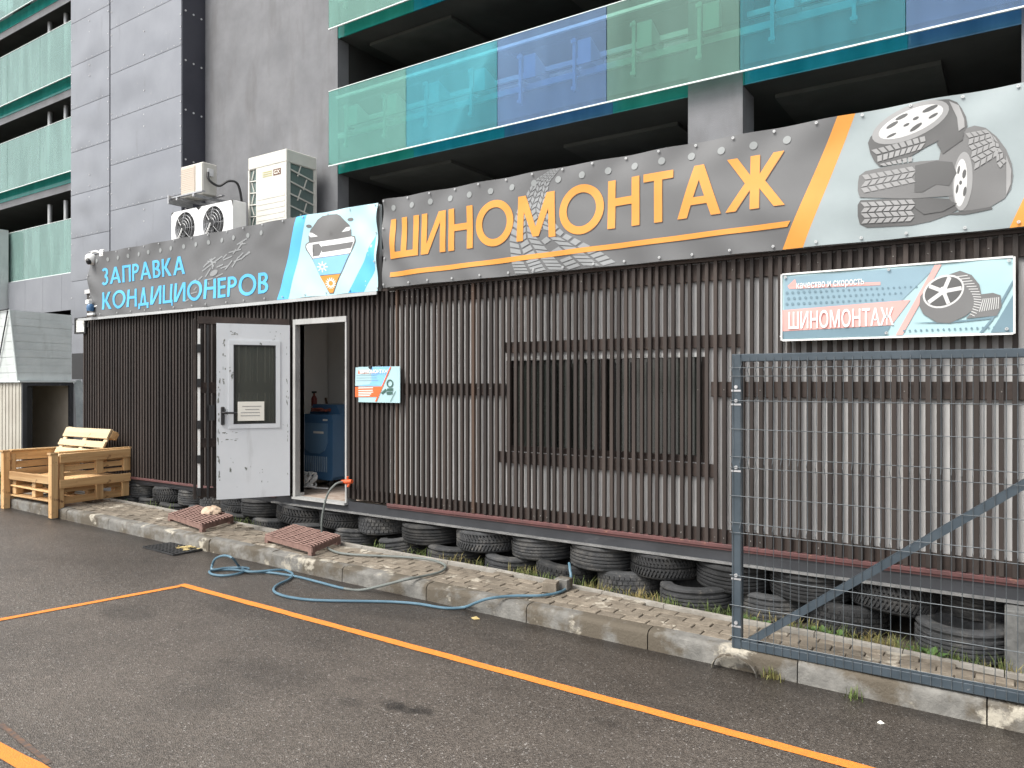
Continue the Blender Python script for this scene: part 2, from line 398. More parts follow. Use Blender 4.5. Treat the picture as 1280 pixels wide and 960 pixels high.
# asphalt: fine aggregate, damp patches beside the kerb, oil stains
def asphalt():
    m = bpy.data.materials.new('damp asphalt'); m.use_nodes = True
    n, l = m.node_tree.nodes, m.node_tree.links; b = n['Principled BSDF']
    pos = n.new('ShaderNodeNewGeometry').outputs['Position']
    def noise_(s, d=4, r=.6, stretch=None):
        z = n.new('ShaderNodeTexNoise'); z.inputs['Scale'].default_value = s; z.inputs['Detail'].default_value = d; z.inputs['Roughness'].default_value = r
        if stretch:
            mp = n.new('ShaderNodeMapping'); mp.inputs['Scale'].default_value = stretch; l.new(pos, mp.inputs[0]); l.new(mp.outputs[0], z.inputs[0])
        else: l.new(pos, z.inputs[0])
        return z.outputs['Fac']
    def rng(f, a, b_, c=0, d=1):
        q = n.new('ShaderNodeMapRange'); q.inputs[1].default_value = a; q.inputs[2].default_value = b_; q.inputs[3].default_value = c; q.inputs[4].default_value = d
        l.new(f, q.inputs[0]); return q.outputs[0]
    def mix(f, a, b_):
        q = n.new('ShaderNodeMix'); q.data_type = 'RGBA'
        l.new(f, q.inputs[0])
        for i, c in ((6, a), (7, b_)):
            if isinstance(c, tuple): q.inputs[i].default_value = (*c, 1)
            else: l.new(c, q.inputs[i])
        return q.outputs[2]
    vor = n.new('ShaderNodeTexVoronoi'); vor.inputs['Scale'].default_value = 130; l.new(pos, vor.inputs[0])
    sep = n.new('ShaderNodeSeparateColor'); l.new(vor.outputs['Color'], sep.inputs[0])
    base = mix(rng(noise_(.7, 5), .35, .7), (.076, .063, .053), (.113, .095, .080))
    ag = mix(rng(sep.outputs[0], .15, .95), (.036, .030, .0245), (.19, .164, .139))
    c = n.new('ShaderNodeMix'); c.data_type = 'RGBA'; c.inputs[0].default_value = .55
    l.new(base, c.inputs[6]); l.new(ag, c.inputs[7]); c = c.outputs[2]
    c = mix(rng(sep.outputs[1], .965, .985), c, (.30, .28, .26))
    # damp band along the kerb (a real wet area of the road)
    sx = n.new('ShaderNodeSeparateXYZ'); l.new(pos, sx.inputs[0])
    wn = n.new('ShaderNodeMath'); wn.operation = 'MULTIPLY_ADD'; wn.inputs[1].default_value = 2.2
    l.new(noise_(.55, 5), wn.inputs[0]); l.new(sx.outputs['Y'], wn.inputs[2])
    wet = rng(wn.outputs[0], 4.3, 5.9)
    dk = n.new('ShaderNodeVectorMath'); dk.operation = 'SCALE'; l.new(c, dk.inputs[0]); l.new(rng(wet, 0, 1, 1, .55), dk.inputs['Scale']); c = dk.outputs[0]
    # gutter: grime and standing damp along the foot of the kerb
    gd = n.new('ShaderNodeVectorMath'); gd.operation = 'DOT_PRODUCT'; l.new(pos, gd.inputs[0]); gd.inputs[1].default_value = (GUT[0], GUT[1], 0)
    ga = n.new('ShaderNodeMath'); ga.operation = 'MULTIPLY_ADD'; ga.inputs[1].default_value = .22; l.new(noise_(3.0, 5), ga.inputs[0]); l.new(gd.outputs['Value'], ga.inputs[2])
    gk = n.new('ShaderNodeVectorMath'); gk.operation = 'SCALE'; l.new(c, gk.inputs[0]); l.new(rng(ga.outputs[0], GUT[2] - .09, GUT[2] + .06, 1, .55), gk.inputs['Scale']); c = gk.outputs[0]
    big = n.new('ShaderNodeVectorMath'); big.operation = 'SCALE'; l.new(c, big.inputs[0]); l.new(rng(noise_(.9, 6, .7, (1, 1.6, 1)), .36, .62, .80, 1.08), big.inputs['Scale']); c = big.outputs[0]
    # stains
    for (px, py, rx, ry, st) in STAINS:
        d = n.new('ShaderNodeVectorMath'); d.operation = 'SUBTRACT'; l.new(pos, d.inputs[0]); d.inputs[1].default_value = (px, py, 0)
        e = n.new('ShaderNodeVectorMath'); e.operation = 'MULTIPLY'; l.new(d.outputs[0], e.inputs[0]); e.inputs[1].default_value = (1 / rx, 1 / ry, 0)
        g = n.new('ShaderNodeVectorMath'); g.operation = 'LENGTH'; l.new(e.outputs[0], g.inputs[0])
        h = n.new('ShaderNodeMath'); h.operation = 'MULTIPLY_ADD'; h.inputs[1].default_value = 1.1; l.new(noise_(7, 4), h.inputs[0]); l.new(g.outputs['Value'], h.inputs[2])
        k = rng(h.outputs[0], 1.1, 1.6, 1 - st, 1)
        q = n.new('ShaderNodeVectorMath'); q.operation = 'SCALE'; l.new(c, q.inputs[0]); l.new(k, q.inputs['Scale']); c = q.outputs[0]
    l.new(c, b.inputs['Base Color'])
    l.new(rng(wet, 0, 1, .50, .34), b.inputs['Roughness'])
    bp = n.new('ShaderNodeBump'); bp.inputs['Strength'].default_value = .8; bp.inputs['Distance'].default_value = .006
    l.new(vor.outputs['Distance'], bp.inputs['Height']); l.new(bp.outputs[0], b.inputs['Normal'])
    return m
STAINS = []
for (u, v, a, b_, s) in [(492, 882, .10, .07, .6), (528, 889, .09, .06, .6), (508, 888, .10, .05, .55), (440, 878, .12, .06, .25), (452, 850, .12, .06, .22),
                         (390, 805, .25, .12, .15), (480, 762, .5, .2, .25), (300, 760, .4, .2, .2), (160, 765, .35, .2, .3), (340, 842, .5, .2, .2), (760, 905, .12, .06, .25), (620, 800, .3, .12, .2), (250, 870, .3, .2, .15), (850, 890, .25, .1, .2)]:
    p = atG(u, v, 0); STAINS.append((p.x, p.y, a, b_, s))
_a, _b = atG(220, 681, 0), atG(1120, 881, 0)
_n = Vector((_b.y - _a.y, -(_b.x - _a.x), 0)).normalized()
if _n.y < 0: _n = -_n
GUT = (_n.x, _n.y, _n.dot(_a))
M['asph'] = asphalt()
M['line'] = mat('orange road paint', (.72, .235, .03), (.62, .20, .035), 30, .7, bump=.4, bscale=120, spots=[((.22, .10, .045), 26, .66, .76)])
M['line_faint'] = mat('worn orange paint traces', (.085, .066, .057), (.19, .10, .055), 30, .8, lo=.45, hi=.7)

# ---------------------------------------------------------------- ground
_a, _b = atG(220, 681, 0), atG(1120, 881, 0)
KD = Vector((_b.x - _a.x, _b.y - _a.y)).normalized()
KA = Vector((_a.x, _a.y)) - KD * 4.0; KB = Vector((_b.x, _b.y)) + KD * 1.5    # kerb face, at the road
def ky(x): return KA.y + (KB.y - KA.y) * (x - KA.x) / (KB.x - KA.x)
KD = (KB - KA).normalized(); KANG = math.atan2(KD.y, KD.x)
road = MB()
road.add([(x, y, gz(max(-16, min(4, x)))) for y in (-90, 120) for x in (-120, -16, 4, 90)], [(0, 1, 5, 4), (1, 2, 6, 5), (2, 3, 7, 6)])
road = tag(road.build('asphalt_road', M['asph']), kind='structure')
def strip(p, q, w, name='parking_line', m='line', z=.004):
    p, q = Vector(p), Vector(q); d = (q - p); d.z = 0; d.normalize(); s_ = Vector((-d.y, d.x, 0)) * w / 2
    n_ = max(2, int((q - p).length / .12)); a = MB(); L = []
    for i in range(n_ + 1):
        c = p + (q - p) * i / n_
        j1, j2 = 1 + random.uniform(-.09, .09), 1 + random.uniform(-.09, .09)
        L += [(c + s_ * j1)[:2] + (gz(c.x) + z,), (c - s_ * j2)[:2] + (gz(c.x) + z,)]
    a.add(L, [(2 * i, 2 * i + 1, 2 * i + 3, 2 * i + 2) for i in range(n_)])
    return a.build(name, M[m], road)
c0 = atG(230, 732, 0); c1 = atG(1075, 960, 0); c2 = atG(0, 775, 0)
dx = (c1 - c0).normalized()
strip(c0 - dx * .045, c1 + dx * 2.5, .075)
dl = (c2 - c0).normalized()
strip(c0 + dl * .04, c0 + dl * 6.5, .07)
d0, d1 = atG(0, 938, 0), atG(45, 962, 0); dd = (d1 - d0).normalized()
strip(d0 - dd * 3, d0 + dd * 2.5, .085)
strip(atG(0, 905, 0), atG(62, 955, 0), .028, 'faded_parking_line', 'line_faint', .0035)

_E = [atG(u, v, .14) for u, v in ((147, 625), (440, 681), (640, 716), (880, 767), (1040, 795), (1230, 836))]
_E = [(-30, _E[0].y)] + [(p.x, p.y) for p in _E] + [(5, _E[-1].y)]
def be(x):                                   # rear edge of the paving
    for (x0, y0), (x1, y1) in zip(_E, _E[1:]):
        if x0 <= x <= x1: return y0 + (y1 - y0) * (x - x0) / (x1 - x0)
    return _E[-1][1]
# pavement: base slab, kerb stones, paving blocks, edging
PZ = .14
pav = MB()
pav.add([(x, y, gz(x) + z) for z in (.118, -.05) for x, y in ((-16, ky(-16) + .11), (3, ky(3) + .11), (3, be(3)), (-16, be(-16)))],
        [(0, 1, 2, 3), (0, 4, 5, 1), (2, 6, 7, 3), (1, 5, 6, 2), (0, 3, 7, 4)])
pave = tag(pav.build('pavement', M['soil']), kind='structure')
joints = [atG(u, v, .07).x for u, v in ((158, 665), (289, 690), (366, 712), (455, 730), (558, 748), (680, 768), (827, 808), (1007, 845), (1233, 898))]
# kerb stones are a metre long
jx = []
x = .0
J0 = joints[-1]
xs = [J0 + 1.0 * k for k in range(-12, 3)]
for i in range(len(xs) - 1):
    a, b_ = xs[i] + .004, xs[i + 1] - .004
    k = MB(); prof = [(0, -.05), (0, .100), (.006, .120), (.022, .134), (.045, .139), (.118, .140), (.118, -.05)]
    dz = random.uniform(-.004, .004); dy = random.uniform(-.006, .006)
    N = 12; P = []; F_ = []
    for q in range(N + 1):
        xx = a + (b_ - a) * q / N
        for j, (py, pz) in enumerate(prof):
            chip = noise.noise((xx * 4, i * 3.1, j)) * .008 if 1 <= j <= 4 else 0
            P.append((xx, ky(xx) + py + dy + max(0, chip), gz(xx) + pz + dz - max(0, chip) * .7))
    n_ = len(prof)
    for q in range(N):
        for j in range(n_): F_.append((q * n_ + j, (q + 1) * n_ + j, (q + 1) * n_ + (j + 1) % n_, q * n_ + (j + 1) % n_))
    F_ += [tuple(range(n_)), tuple(N * n_ + j for j in range(n_))[::-1]]
    k.add(P, F_).build('kerb_stone', M['kerb'], pave, smooth=True)
# paving blocks
bl = MB().box((-.0965, -.0465, -.05), (.0965, .0465, 0), ch=.004).mesh('paving_block', M['paver'])
spots_ = []
rows = 8
for r_ in range(rows):
    x = -11.9 + (r_ % 2) * .1
    while x < .9:
        y = ky(x) + .125 + .05 + r_ * .0985
        if y < be(x) - .05: spots_.append((x, y))
        x += .2
spots_.sort(key=lambda p: -(p[0]))
near = spots_[:295]; far = spots_[295:]
for x, y in near:
    o = link('paving_block', bl, pave, (x, y, gz(x) + PZ - .003 + random.uniform(-.004, .003)))
    o.rotation_euler = (random.uniform(-.012, .012), random.uniform(-.012, .012), KANG + random.uniform(-.015, .015))
fb = MB()
for x, y in far:
    fb.box((x - .096, y - .046, gz(x) + .09), (x + .096, y + .046, gz(x) + PZ - .003 + random.uniform(-.004, .003)))
tag(fb.build('paving_block', M['paver'], pave), kind='stuff')
ed = MB()
x = -11.6
while x < 1:
    x2 = x + .55
    ed.add([(xx, be(xx) + oy, gz(xx) + z) for z in (.10, .146) for xx, oy in ((x, -.02), (x2 - .006, -.02), (x2 - .006, .03), (x, .03))],
           [(0, 1, 2, 3), (4, 5, 6, 7), (0, 1, 5, 4), (2, 3, 7, 6), (0, 3, 7, 4), (1, 2, 6, 5)])
    x = x2
ed.build('edging_strip', M['paver_edge'], pave)
so_ = MB(); N = 60
P = []; F_ = []
for i in range(N + 1):
    x = -14 + 17 * i / N
    for j in range(9):
        y = be(x) + .02 + (8.6 - be(x)) * (j / 8) ** 2
        P.append((x, y, .055 + .4 * gz(x) + .03 * noise.noise((x * 2, y * 3, 0)) + (.6 * gz(x) + .05 if j == 0 else (.2 * gz(x) + .01 if j < 3 else 0))))
for i in range(N):
    for j in range(8): F_.append((i * 9 + j, (i + 1) * 9 + j, (i + 1) * 9 + j + 1, i * 9 + j + 1))
so_.add(P, F_)
tag(so_.build('ground', M['soil'], smooth=True), kind='structure')

# ---------------------------------------------------------------- the parking garage behind
gar = thing('parking_garage', (-8, 12, 0), 'multi storey car park with grey plaster, metal clad tower and coloured glass balconies', 'building')
b = MB(); b.box((-15.70, 10.60, 0), (-11.304, 10.90, 16)); b.build('plaster_wall', M['plaster'], gar)
b = MB(); b.box((-20.68, 10.03, 0), (-15.72, 14, 16)); b.build('tower_core', M['clad_shade'], gar)
b = MB(); b.box((-15.716, 10.002, 0), (-15.702, 10.598, 16)); b.build('shaded_return', M['clad_shade'], gar)  # return face of the cladding, its shade put into the colour
rv = MB()
for k in range(12):
    z = 1.3 + 1.13 * k
    for j in range(3): rv.cyl((-15.702, 10.1 + j * .2, z - .02 * j), (-15.692, 10.1 + j * .2, z - .02 * j), .022, 8)
def panel(x0, x1, z0, z1, seed):
    nx, nz = 14, 8; P = []; F_ = []
    amp = random.uniform(.022, .045)
    for j in range(nz + 1):
        for i in range(nx + 1):
            s_, t_ = i / nx, j / nz
            e = min(1, 6 * min(s_, 1 - s_)) * min(1, 5 * min(t_, 1 - t_))
            x, z = x0 + (x1 - x0) * s_, z0 + (z1 - z0) * t_
            P.append((x, 10.012 - e * amp * (noise.noise((x * 1.1 + z * .9, z * 1.3 - x * .3, seed)) + .3), z))
    for j in range(nz):
        for i in range(nx): F_.append((j * (nx + 1) + i, j * (nx + 1) + i + 1, (j + 1) * (nx + 1) + i + 1, (j + 1) * (nx + 1) + i))
    q = len(P); P += [(x0, 10.028, z0), (x1, 10.028, z0), (x1, 10.028, z1), (x0, 10.028, z1)]
    a_, b_, c_, d_ = 0, nx, nz * (nx + 1) + nx, nz * (nx + 1)
    F_ += [(a_, b_, q + 1, q), (b_, c_, q + 2, q + 1), (c_, d_, q + 3, q + 2), (d_, a_, q, q + 3)]
    m = MB().add(P, F_)
    m.build('cladding_panel', M['clad'], gar, smooth=True)
for (x0, x1, zs) in ((-20.69, -18.79, 7.91), (-18.735, -15.70, 8.40)):
    k0 = -int((zs - .3) / 1.13)
    for k in range(k0, 8):
        z = zs + 1.13 * k
        panel(x0, x1, z + .006, z + 1.124, k + x0)
        nr = int((x1 - x0) / .24)
        for q in range(nr + 1):
            xx = x0 + .06 + (x1 - x0 - .12) * q / nr
            if random.random() < .75: rv.cyl((xx, 10.014, z + .045), (xx, 10.002, z + .045), .010, 6)
        for q in range(4):
            zz = z + .14 + q * .28
            for xx in (x0 + .05, x0 + .95 if x0 < -20 else x0 + 1.5, x1 - .05):
                if random.random() < .55: rv.cyl((xx, 10.014, zz), (xx, 9.999, zz), .014, 6)
tag(rv.build('rivets', M['rivet'], gar), kind='stuff')
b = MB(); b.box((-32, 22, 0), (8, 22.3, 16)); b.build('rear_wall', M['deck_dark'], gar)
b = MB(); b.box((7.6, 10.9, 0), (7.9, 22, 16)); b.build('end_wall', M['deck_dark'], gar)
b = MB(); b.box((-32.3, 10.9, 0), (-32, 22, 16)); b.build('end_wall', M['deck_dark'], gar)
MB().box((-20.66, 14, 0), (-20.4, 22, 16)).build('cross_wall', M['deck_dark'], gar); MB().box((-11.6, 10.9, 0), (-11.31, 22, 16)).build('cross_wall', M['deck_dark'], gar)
ZS = (3.445, 6.165, 8.885, 11.605)
for z in ZS:
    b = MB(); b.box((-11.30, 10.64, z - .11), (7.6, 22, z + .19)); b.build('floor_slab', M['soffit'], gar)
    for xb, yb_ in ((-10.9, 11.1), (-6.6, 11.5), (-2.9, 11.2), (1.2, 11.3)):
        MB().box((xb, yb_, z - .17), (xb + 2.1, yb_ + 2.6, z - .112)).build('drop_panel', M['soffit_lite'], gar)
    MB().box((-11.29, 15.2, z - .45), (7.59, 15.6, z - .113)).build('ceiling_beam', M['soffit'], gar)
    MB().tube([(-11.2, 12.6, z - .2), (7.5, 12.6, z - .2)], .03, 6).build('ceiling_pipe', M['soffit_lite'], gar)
    b = MB(); b.box((-11.30, 10.66, z + .19), (7.6, 10.78, z + .60)); b.build('parapet', M['plaster'], gar)
    b = MB(); b.box((-11.30, 10.60, z + .60), (7.6, 10.82, z + .70)); b.build('guard_rail', M['guard'], gar)
    MB().box((-11.30, 10.80, z + .92), (7.6, 10.95, z + 1.0)).build('guard_rail', M['guard'], gar)
    MB().box((-11.30, 10.55, z + 1.38), (7.6, 10.60, z + 1.43)).build('guard_rail', M['guard'], gar)
    b = MB(); b.box((-11.29, 11.3, z + .19), (7.59, 11.4, z + 1.15)); b.build('inner_barrier', M['plaster'], gar)
for xc, w in ((-3.987, .80), (.063, .80), (4.1, .8)):
    b = MB(); b.box((xc, 10.602, 0), (xc + w, 11.15, 16)); b.build('column', M['plaster'], gar)
# balcony glazing
row = [('g_teal', 's_teal'), ('g_cyan', 's_cyan'), ('g_blue', 's_blue'), ('g_green', 's_teal'), ('g_cyan', 's_cyan'), ('g_blue', 's_blue'), ('g_teal', 's_teal'), ('g_green', 's_teal')]
row2 = [('g_green', 's_teal'), ('g_cyan', 's_cyan'), ('g_blue', 's_blue'), ('g_teal', 's_teal'), ('g_cyan', 's_cyan'), ('g_blue', 's_blue')]
X0 = -11.345
PW = 2.045
def bay(x0, w, z, cols, Y=10.4, first=False):
    g = MB().box((x0 + .006, Y - .006, z + .012), (x0 + w - .006, Y + .006, z + 1.478)).build('glass_pane', M[cols[0]], gar)
    MB().box((max(x0, -11.30) + .002, 10.612, z - .108), (x0 + w - .002, 10.626, z + .12)).build('tint_light_pane', M[cols[1]], gar) if x0 > -12 else None  # added pane whose colour stands in for tinted light on the slab edge
    MB().box((x0 + .003, Y - .014, z - .008), (x0 + w - .003, Y + .014, z + .011)).build('edge_profile', M['edge'], gar)
    MB().box((x0 + .003, Y - .010, z + 1.479), (x0 + w - .003, Y + .010, z + 1.490)).build('edge_profile', M['edge'], gar)
for z, cols, n0, n1 in ((ZS[1], row, 0, 7), (ZS[2], row2, 0, 5), (ZS[0], row2, 2, 5)):
    for i in range(n0, n1): bay(X0 + PW * i, PW, z, cols[i])
    for i in range(n0 * 2, n1 * 2):
        x = X0 + .40 + PW / 2 * i
        p = MB(); p.box((x, 10.44, z + .32), (x + .05, 10.49, z + 1.16)); p.box((x - .02, 10.418, z + .34), (x + .07, 10.44, z + .39)); p.box((x - .02, 10.418, z + 1.08), (x + .07, 10.44, z + 1.13))
        p.box((x + .01, 10.49, z + .62), (x + .04, 10.64, z + .68))
        p.build('glazing_post', M['guard'], gar)
        q = MB(); q.prism([(10.49, z + 1.13), (10.95, z + .95), (10.95, z + .74), (10.49, z + .74)], lambda a, c, d: (d, a, c), x + .062, x + .30)
        q.build('gusset_plate', M['guard'], gar)
    c = MB()
    for zz in (z + .72, z + 1.18): c.tube([(X0 + PW * n0, 10.46, zz), (X0 + PW * n1, 10.46, zz)], .006, 5)
    c.build('cable', M['black'], gar)
# left wing beyond the tower
LZ = (4.875, 7.66, 10.29, 12.95)
for z in LZ:
    b = MB(); b.box((-32, 10.62, z - .42), (-20.70, 22, z - .10)); b.build('floor_slab', M['soffit'], gar)
    b = MB(); b.box((-32, 10.60, z - .10), (-20.70, 10.80, z + .05)); b.box((-32, 10.598, z - .42), (-20.70, 10.618, z - .101)); b.build('slab_edge', M['plaster'], gar)
    b = MB(); b.box((-32, 10.585, z - .22), (-20.72, 10.596, z + .12)); b.build('tint_light_pane', M['s_teal'], gar)  # added strip, coloured as the slab edge in light through teal glass
    xs_ = [-31.6, -29.5, -27.4, -25.28, -23.24, -20.70]
    for i in range(5):
        bay(xs_[i], xs_[i + 1] - xs_[i], z, ('g_pale', 's_teal'))
    b = MB(); b.box((-25.55, 10.66, z), (-25.10, 11.0, z + 1.25)); b.build('pier', M['deck_dark'], gar)
    for i in range(4):
        xp = -23.75 + i * .95 + (.35 if i == 3 else 0)
        p = MB(); p.cyl((xp, 10.9, z + .0), (xp, 10.9, z + 2.25), .06, 10); p.build('steel_post', M['steel_pale'], gar)
    b = MB()
    b.box((-32, 10.95, z + .05), (-20.70, 11.05, z + .75)); b.build('parapet', M['plaster'], gar)
for i in range(4):
    x0 = -25.0 + i * 1.07
    MB().box((x0 + .004, 10.30, 3.84), (x0 + 1.066, 10.34, 4.84)).build('fascia_panel', M['clad'], gar)
b = MB(); b.box((-26.6, 10.05, 0), (-25.05, 10.33, 6.42)); b.build('corner_panel', M['poly'], gar)
b = MB(); b.box((-32, 11.5, 0), (-20.70, 11.7, 3.8)); b.build('ground_wall', M['deck_dark'], gar)
p_, q_ = atY(90, 442, 9.99), atY(106, 474, 9.99)
MB().box((p_.x, 9.985, q_.z), (q_.x, 10.000, p_.z)).build('vent_opening', M['black'], gar)
MB().box((p_.x - .1, 9.93, q_.z - .12), (q_.x, 10.000, q_.z - .004)).build('ledge', M['clad'], gar)
MB().box((p_.x - .2, 9.99, .0), (q_.x + 1.5, 10.001, q_.z - .125)).build('plinth', M['beam'], gar)
# platform under the air conditioners (hidden behind the banner)
pl = thing('steel_platform', (-13.5, 9.8, 4.45), 'galvanised steel platform on the plaster wall under the air conditioners', 'platform')
b = MB()
for yy in (9.15, 9.75, 10.35): b.box((-15.3, yy, 4.50), (-11.4, yy + .08, 4.60))
b.build('rail', M['galv'], pl)
for xx in (-15.2, -14.0, -12.8, -11.5):
    b = MB(); b.box((xx, 9.1, 4.42), (xx + .08, 10.60, 4.50)); b.bar((xx + .04, 9.3, 4.42), (xx + .04, 10.59, 3.5), .06, .06); b.build('bracket', M['galv'], pl)

# ---------------------------------------------------------------- air conditioners
# tall heat pump
t = thing('heat_pump', (-12.22, 9.98, 4.60), 'tall cream outdoor heat pump with slanted grille and brown logo', 'air conditioner', 'outdoor air conditioning units')
xa, xb, ya, yb, za, zb = -12.80, -11.64, 9.60, 10.36, 4.60, 6.37
b = MB()
b.box((xa + .02, ya + .04, za + .06), (xb - .04, yb - .02, zb - .25), ch=.006)
b.build('inner_casing', M['coil'], t)
b = MB()
b.box((xa, ya, zb - .25), (xb, yb, zb), ch=.015)
b.build('casing_top', M['ac_white'], t)
b = MB(); b.box((xa, ya + .001, za), (xb, yb - .001, za + .10)); b.build('casing_base', M['ac_white'], t)
b = MB()
b.box((xa + .25, ya, za + .101), (xb - .001, ya + .04, zb - .251), ch=.004)
for k in range(8): b.box((xa + .29, ya - .006, za + .14 + k * .105), (xb - .05, ya + .001, za + .20 + k * .105), ch=.003)
b.box((xb - .12, ya + .041, za + .101), (xb - .002, ya + .10, zb - .251))
for x in (xa, xb - .05):
    b.box((x, yb - .06, za + .101), (x + .048, yb, zb - .251))
b.box((xa, ya + .002, za + .101), (xa + .04, ya + .06, zb - .251))
b.build('front_panel', M['ac_white'], t)
g = MB()
zz = [za + .12 + i * .235 for i in range(7)]
for i, z in enumerate(zz):
    if z > zb - .27: break
    g.bar((xb - .012, ya + .10, z + .10), (xb - .012, yb - .05, z - .02), .024, .024)
    f = .38 if i % 2 else .62
    y = ya + .1 + (yb - ya - .15) * f
    if z + .2 < zb - .25: g.bar((xb - .012, y - .05, z + .0), (xb - .012, y + .03, z + .22), .02, .02, (0, 1, 0))
g.build('side_grille', M['ac_white'], t)
g = MB()
for i, z in enumerate(zz):
    if z > zb - .27: break
    g.bar((xa + .03, ya + .02, z), (xa + .26, ya + .02, z - .015), .02, .02)
    if z + .2 < zb - .25: g.bar((xa + (.10, .17)[i % 2], ya + .02, z + .2), (xa + (.17, .10)[i % 2], ya + .02, z + .02), .016, .016, (0, 1, 0))
g.build('front_grille', M['ac_white'], t)
# text helper
def text_mesh(body, size=1.0, bold=0, space=1.0):
    c = bpy.data.curves.new('lettering', 'FONT'); c.body = body; c.size = size; c.offset = bold; c.space_character = space
    c.resolution_u = 3
    o = bpy.data.objects.new('lettering_tmp', c); COL.objects.link(o)
    dg = bpy.context.evaluated_depsgraph_get()
    me = bpy.data.meshes.new_from_object(o.evaluated_get(dg))
    bpy.data.objects.remove(o); bpy.data.curves.remove(c)
    return me
def lettering(body, m, x0, x1, z0, z1, Y, parent, name='lettering', bold=0, shear=0):
    """flat front-facing letters stretched to fill x0..x1, z0..z1 at depth Y"""
    me = text_mesh(body, 1, bold)
    xs_ = [v.co.x for v in me.vertices]; ys_ = [v.co.y for v in me.vertices]
    a, b_, c, d = min(xs_), max(xs_), min(ys_), max(ys_)
    for v in me.vertices:
        s_, t_ = (v.co.x - a) / (b_ - a), (v.co.y - c) / (d - c)
        v.co = (x0 + (x1 - x0) * s_ + shear * t_, Y, z0 + (z1 - z0) * t_)
    me.materials.clear(); me.materials.append(M[m])
    return link(name, me, parent)
b = MB(); b.box((-12.02, ya - .004, 5.90), (-11.80, ya - .001, 6.02)); b.build('logo_plate', mat('brown logo', (.13, .06, .035)), t)
lettering('GX', 'paper', -12.0, -11.82, 5.92, 6.0, ya - .006, t, bold=.02)
b = MB()
for k in range(3):
    b.box((-12.34, ya - .004, 5.91 + k * .04), (-12.06, ya - .001, 5.93 + k * .04))
b.build('lettering', mat('olive print', (.42, .40, .2)), t)
# twin fan unit
t = thing('twin_fan_unit', (-13.77, 9.35, 4.60), 'white wide condenser with two black fans above the banner', 'air conditioner', 'outdoor air conditioning units')
xa, xb, ya, yb, za, zb = -14.81, -12.735, 9.2, 9.52, 4.60, 5.45
fans = [atY(230, 287, 9.2).x + .03, atY(266.5, 280, 9.2).x]
FR = .345; fz = 5.06
b = MB()
b.box((xa, ya + .05, za), (xb, yb, zb), ch=.01)
# front sheet with round openings
for fx in fans:
    pass
edges = [xa] + [(fans[0] + fans[1]) / 2] + [xb]
for i, fx in enumerate(fans):
    N = 32; x0, x1 = edges[i], edges[i + 1]
    P = []; F_ = []
    for k in range(N):
        an = 2 * math.pi * k / N; ca, sa = math.cos(an), math.sin(an)
        P.append((fx + FR * ca, ya, fz + FR * sa))
        ts = []
        if ca > 1e-6: ts.append((x1 - fx) / ca)
        if ca < -1e-6: ts.append((x0 - fx) / ca)
        if sa > 1e-6: ts.append((zb - fz) / sa)
        if sa < -1e-6: ts.append((za - fz) / sa)
        q = min(ts); P.append((fx + q * ca, ya, fz + q * sa))
        P.append((fx + FR * ca, ya + .049, fz + FR * sa))
    for k in range(N):
        l_ = (k + 1) % N
        F_ += [(3 * k, 3 * k + 1, 3 * l_ + 1, 3 * l_), (3 * k, 3 * l_, 3 * l_ + 2, 3 * k + 2)]
    b.add(P, F_)
b.add([(xa, ya, za), (xb, ya, za), (xb, ya, zb), (xa, ya, zb), (xa, ya + .06, za), (xb, ya + .06, za), (xb, ya + .06, zb), (xa, ya + .06, zb)],
      [(0, 1, 5, 4), (1, 2, 6, 5), (2, 3, 7, 6), (3, 0, 4, 7)])
b.build('casing', M['ac_cool'], t)
for fx in fans:
    f = MB(); f.cyl((fx, ya + .048, fz), (fx, ya + .040, fz), FR - .004, 32); f.build('fan_recess', M['black'], t)
    f = MB(); f.cyl((fx, ya + .038, fz), (fx, ya - .01, fz), .07, 16)
    for k in range(5):
        an = 2 * math.pi * k / 5 + .3
        p = [Vector((fx + .06 * math.cos(an), ya + .02, fz + .06 * math.sin(an))), Vector((fx + .31 * math.cos(an), ya + .03, fz + .31 * math.sin(an))),
             Vector((fx + .31 * math.cos(an + .75), ya + .005, fz + .31 * math.sin(an + .75))), Vector((fx + .06 * math.cos(an + .6), ya + .005, fz + .06 * math.sin(an + .6)))]
        f.add(p + [v + Vector((0, .006, 0)) for v in p], [(0, 1, 2, 3), (4, 5, 6, 7), (0, 1, 5, 4), (1, 2, 6, 5), (2, 3, 7, 6), (3, 0, 4, 7)])
    f.build('fan', M['iron'], t)
    g = MB()
    for rr in (.10, .16, .22, .28, .345):
        g.tube([(fx + rr * math.cos(2 * math.pi * k / 28), ya - .05 + .05 * (rr / .345) ** 3, fz + rr * math.sin(2 * math.pi * k / 28)) for k in range(28)], .0045, 4, closed=True)
    for k in range(8):
        an = 2 * math.pi * k / 8
        g.tube([(fx + rr * math.cos(an), ya - .05 + .05 * (rr / .345) ** 3, fz + rr * math.sin(an)) for rr in (.1, .2, .28, .345)], .0045, 4)
    g.build('fan_guard', M['galv'], t)
    g = MB(); g.tube(smooth_path([(fx, ya - .06, fz), (fx - .04, ya - .07, fz - .1), (fx - .15, ya - .07, fz - .25)]), .014, 6); g.build('cable', M['cord'], t)
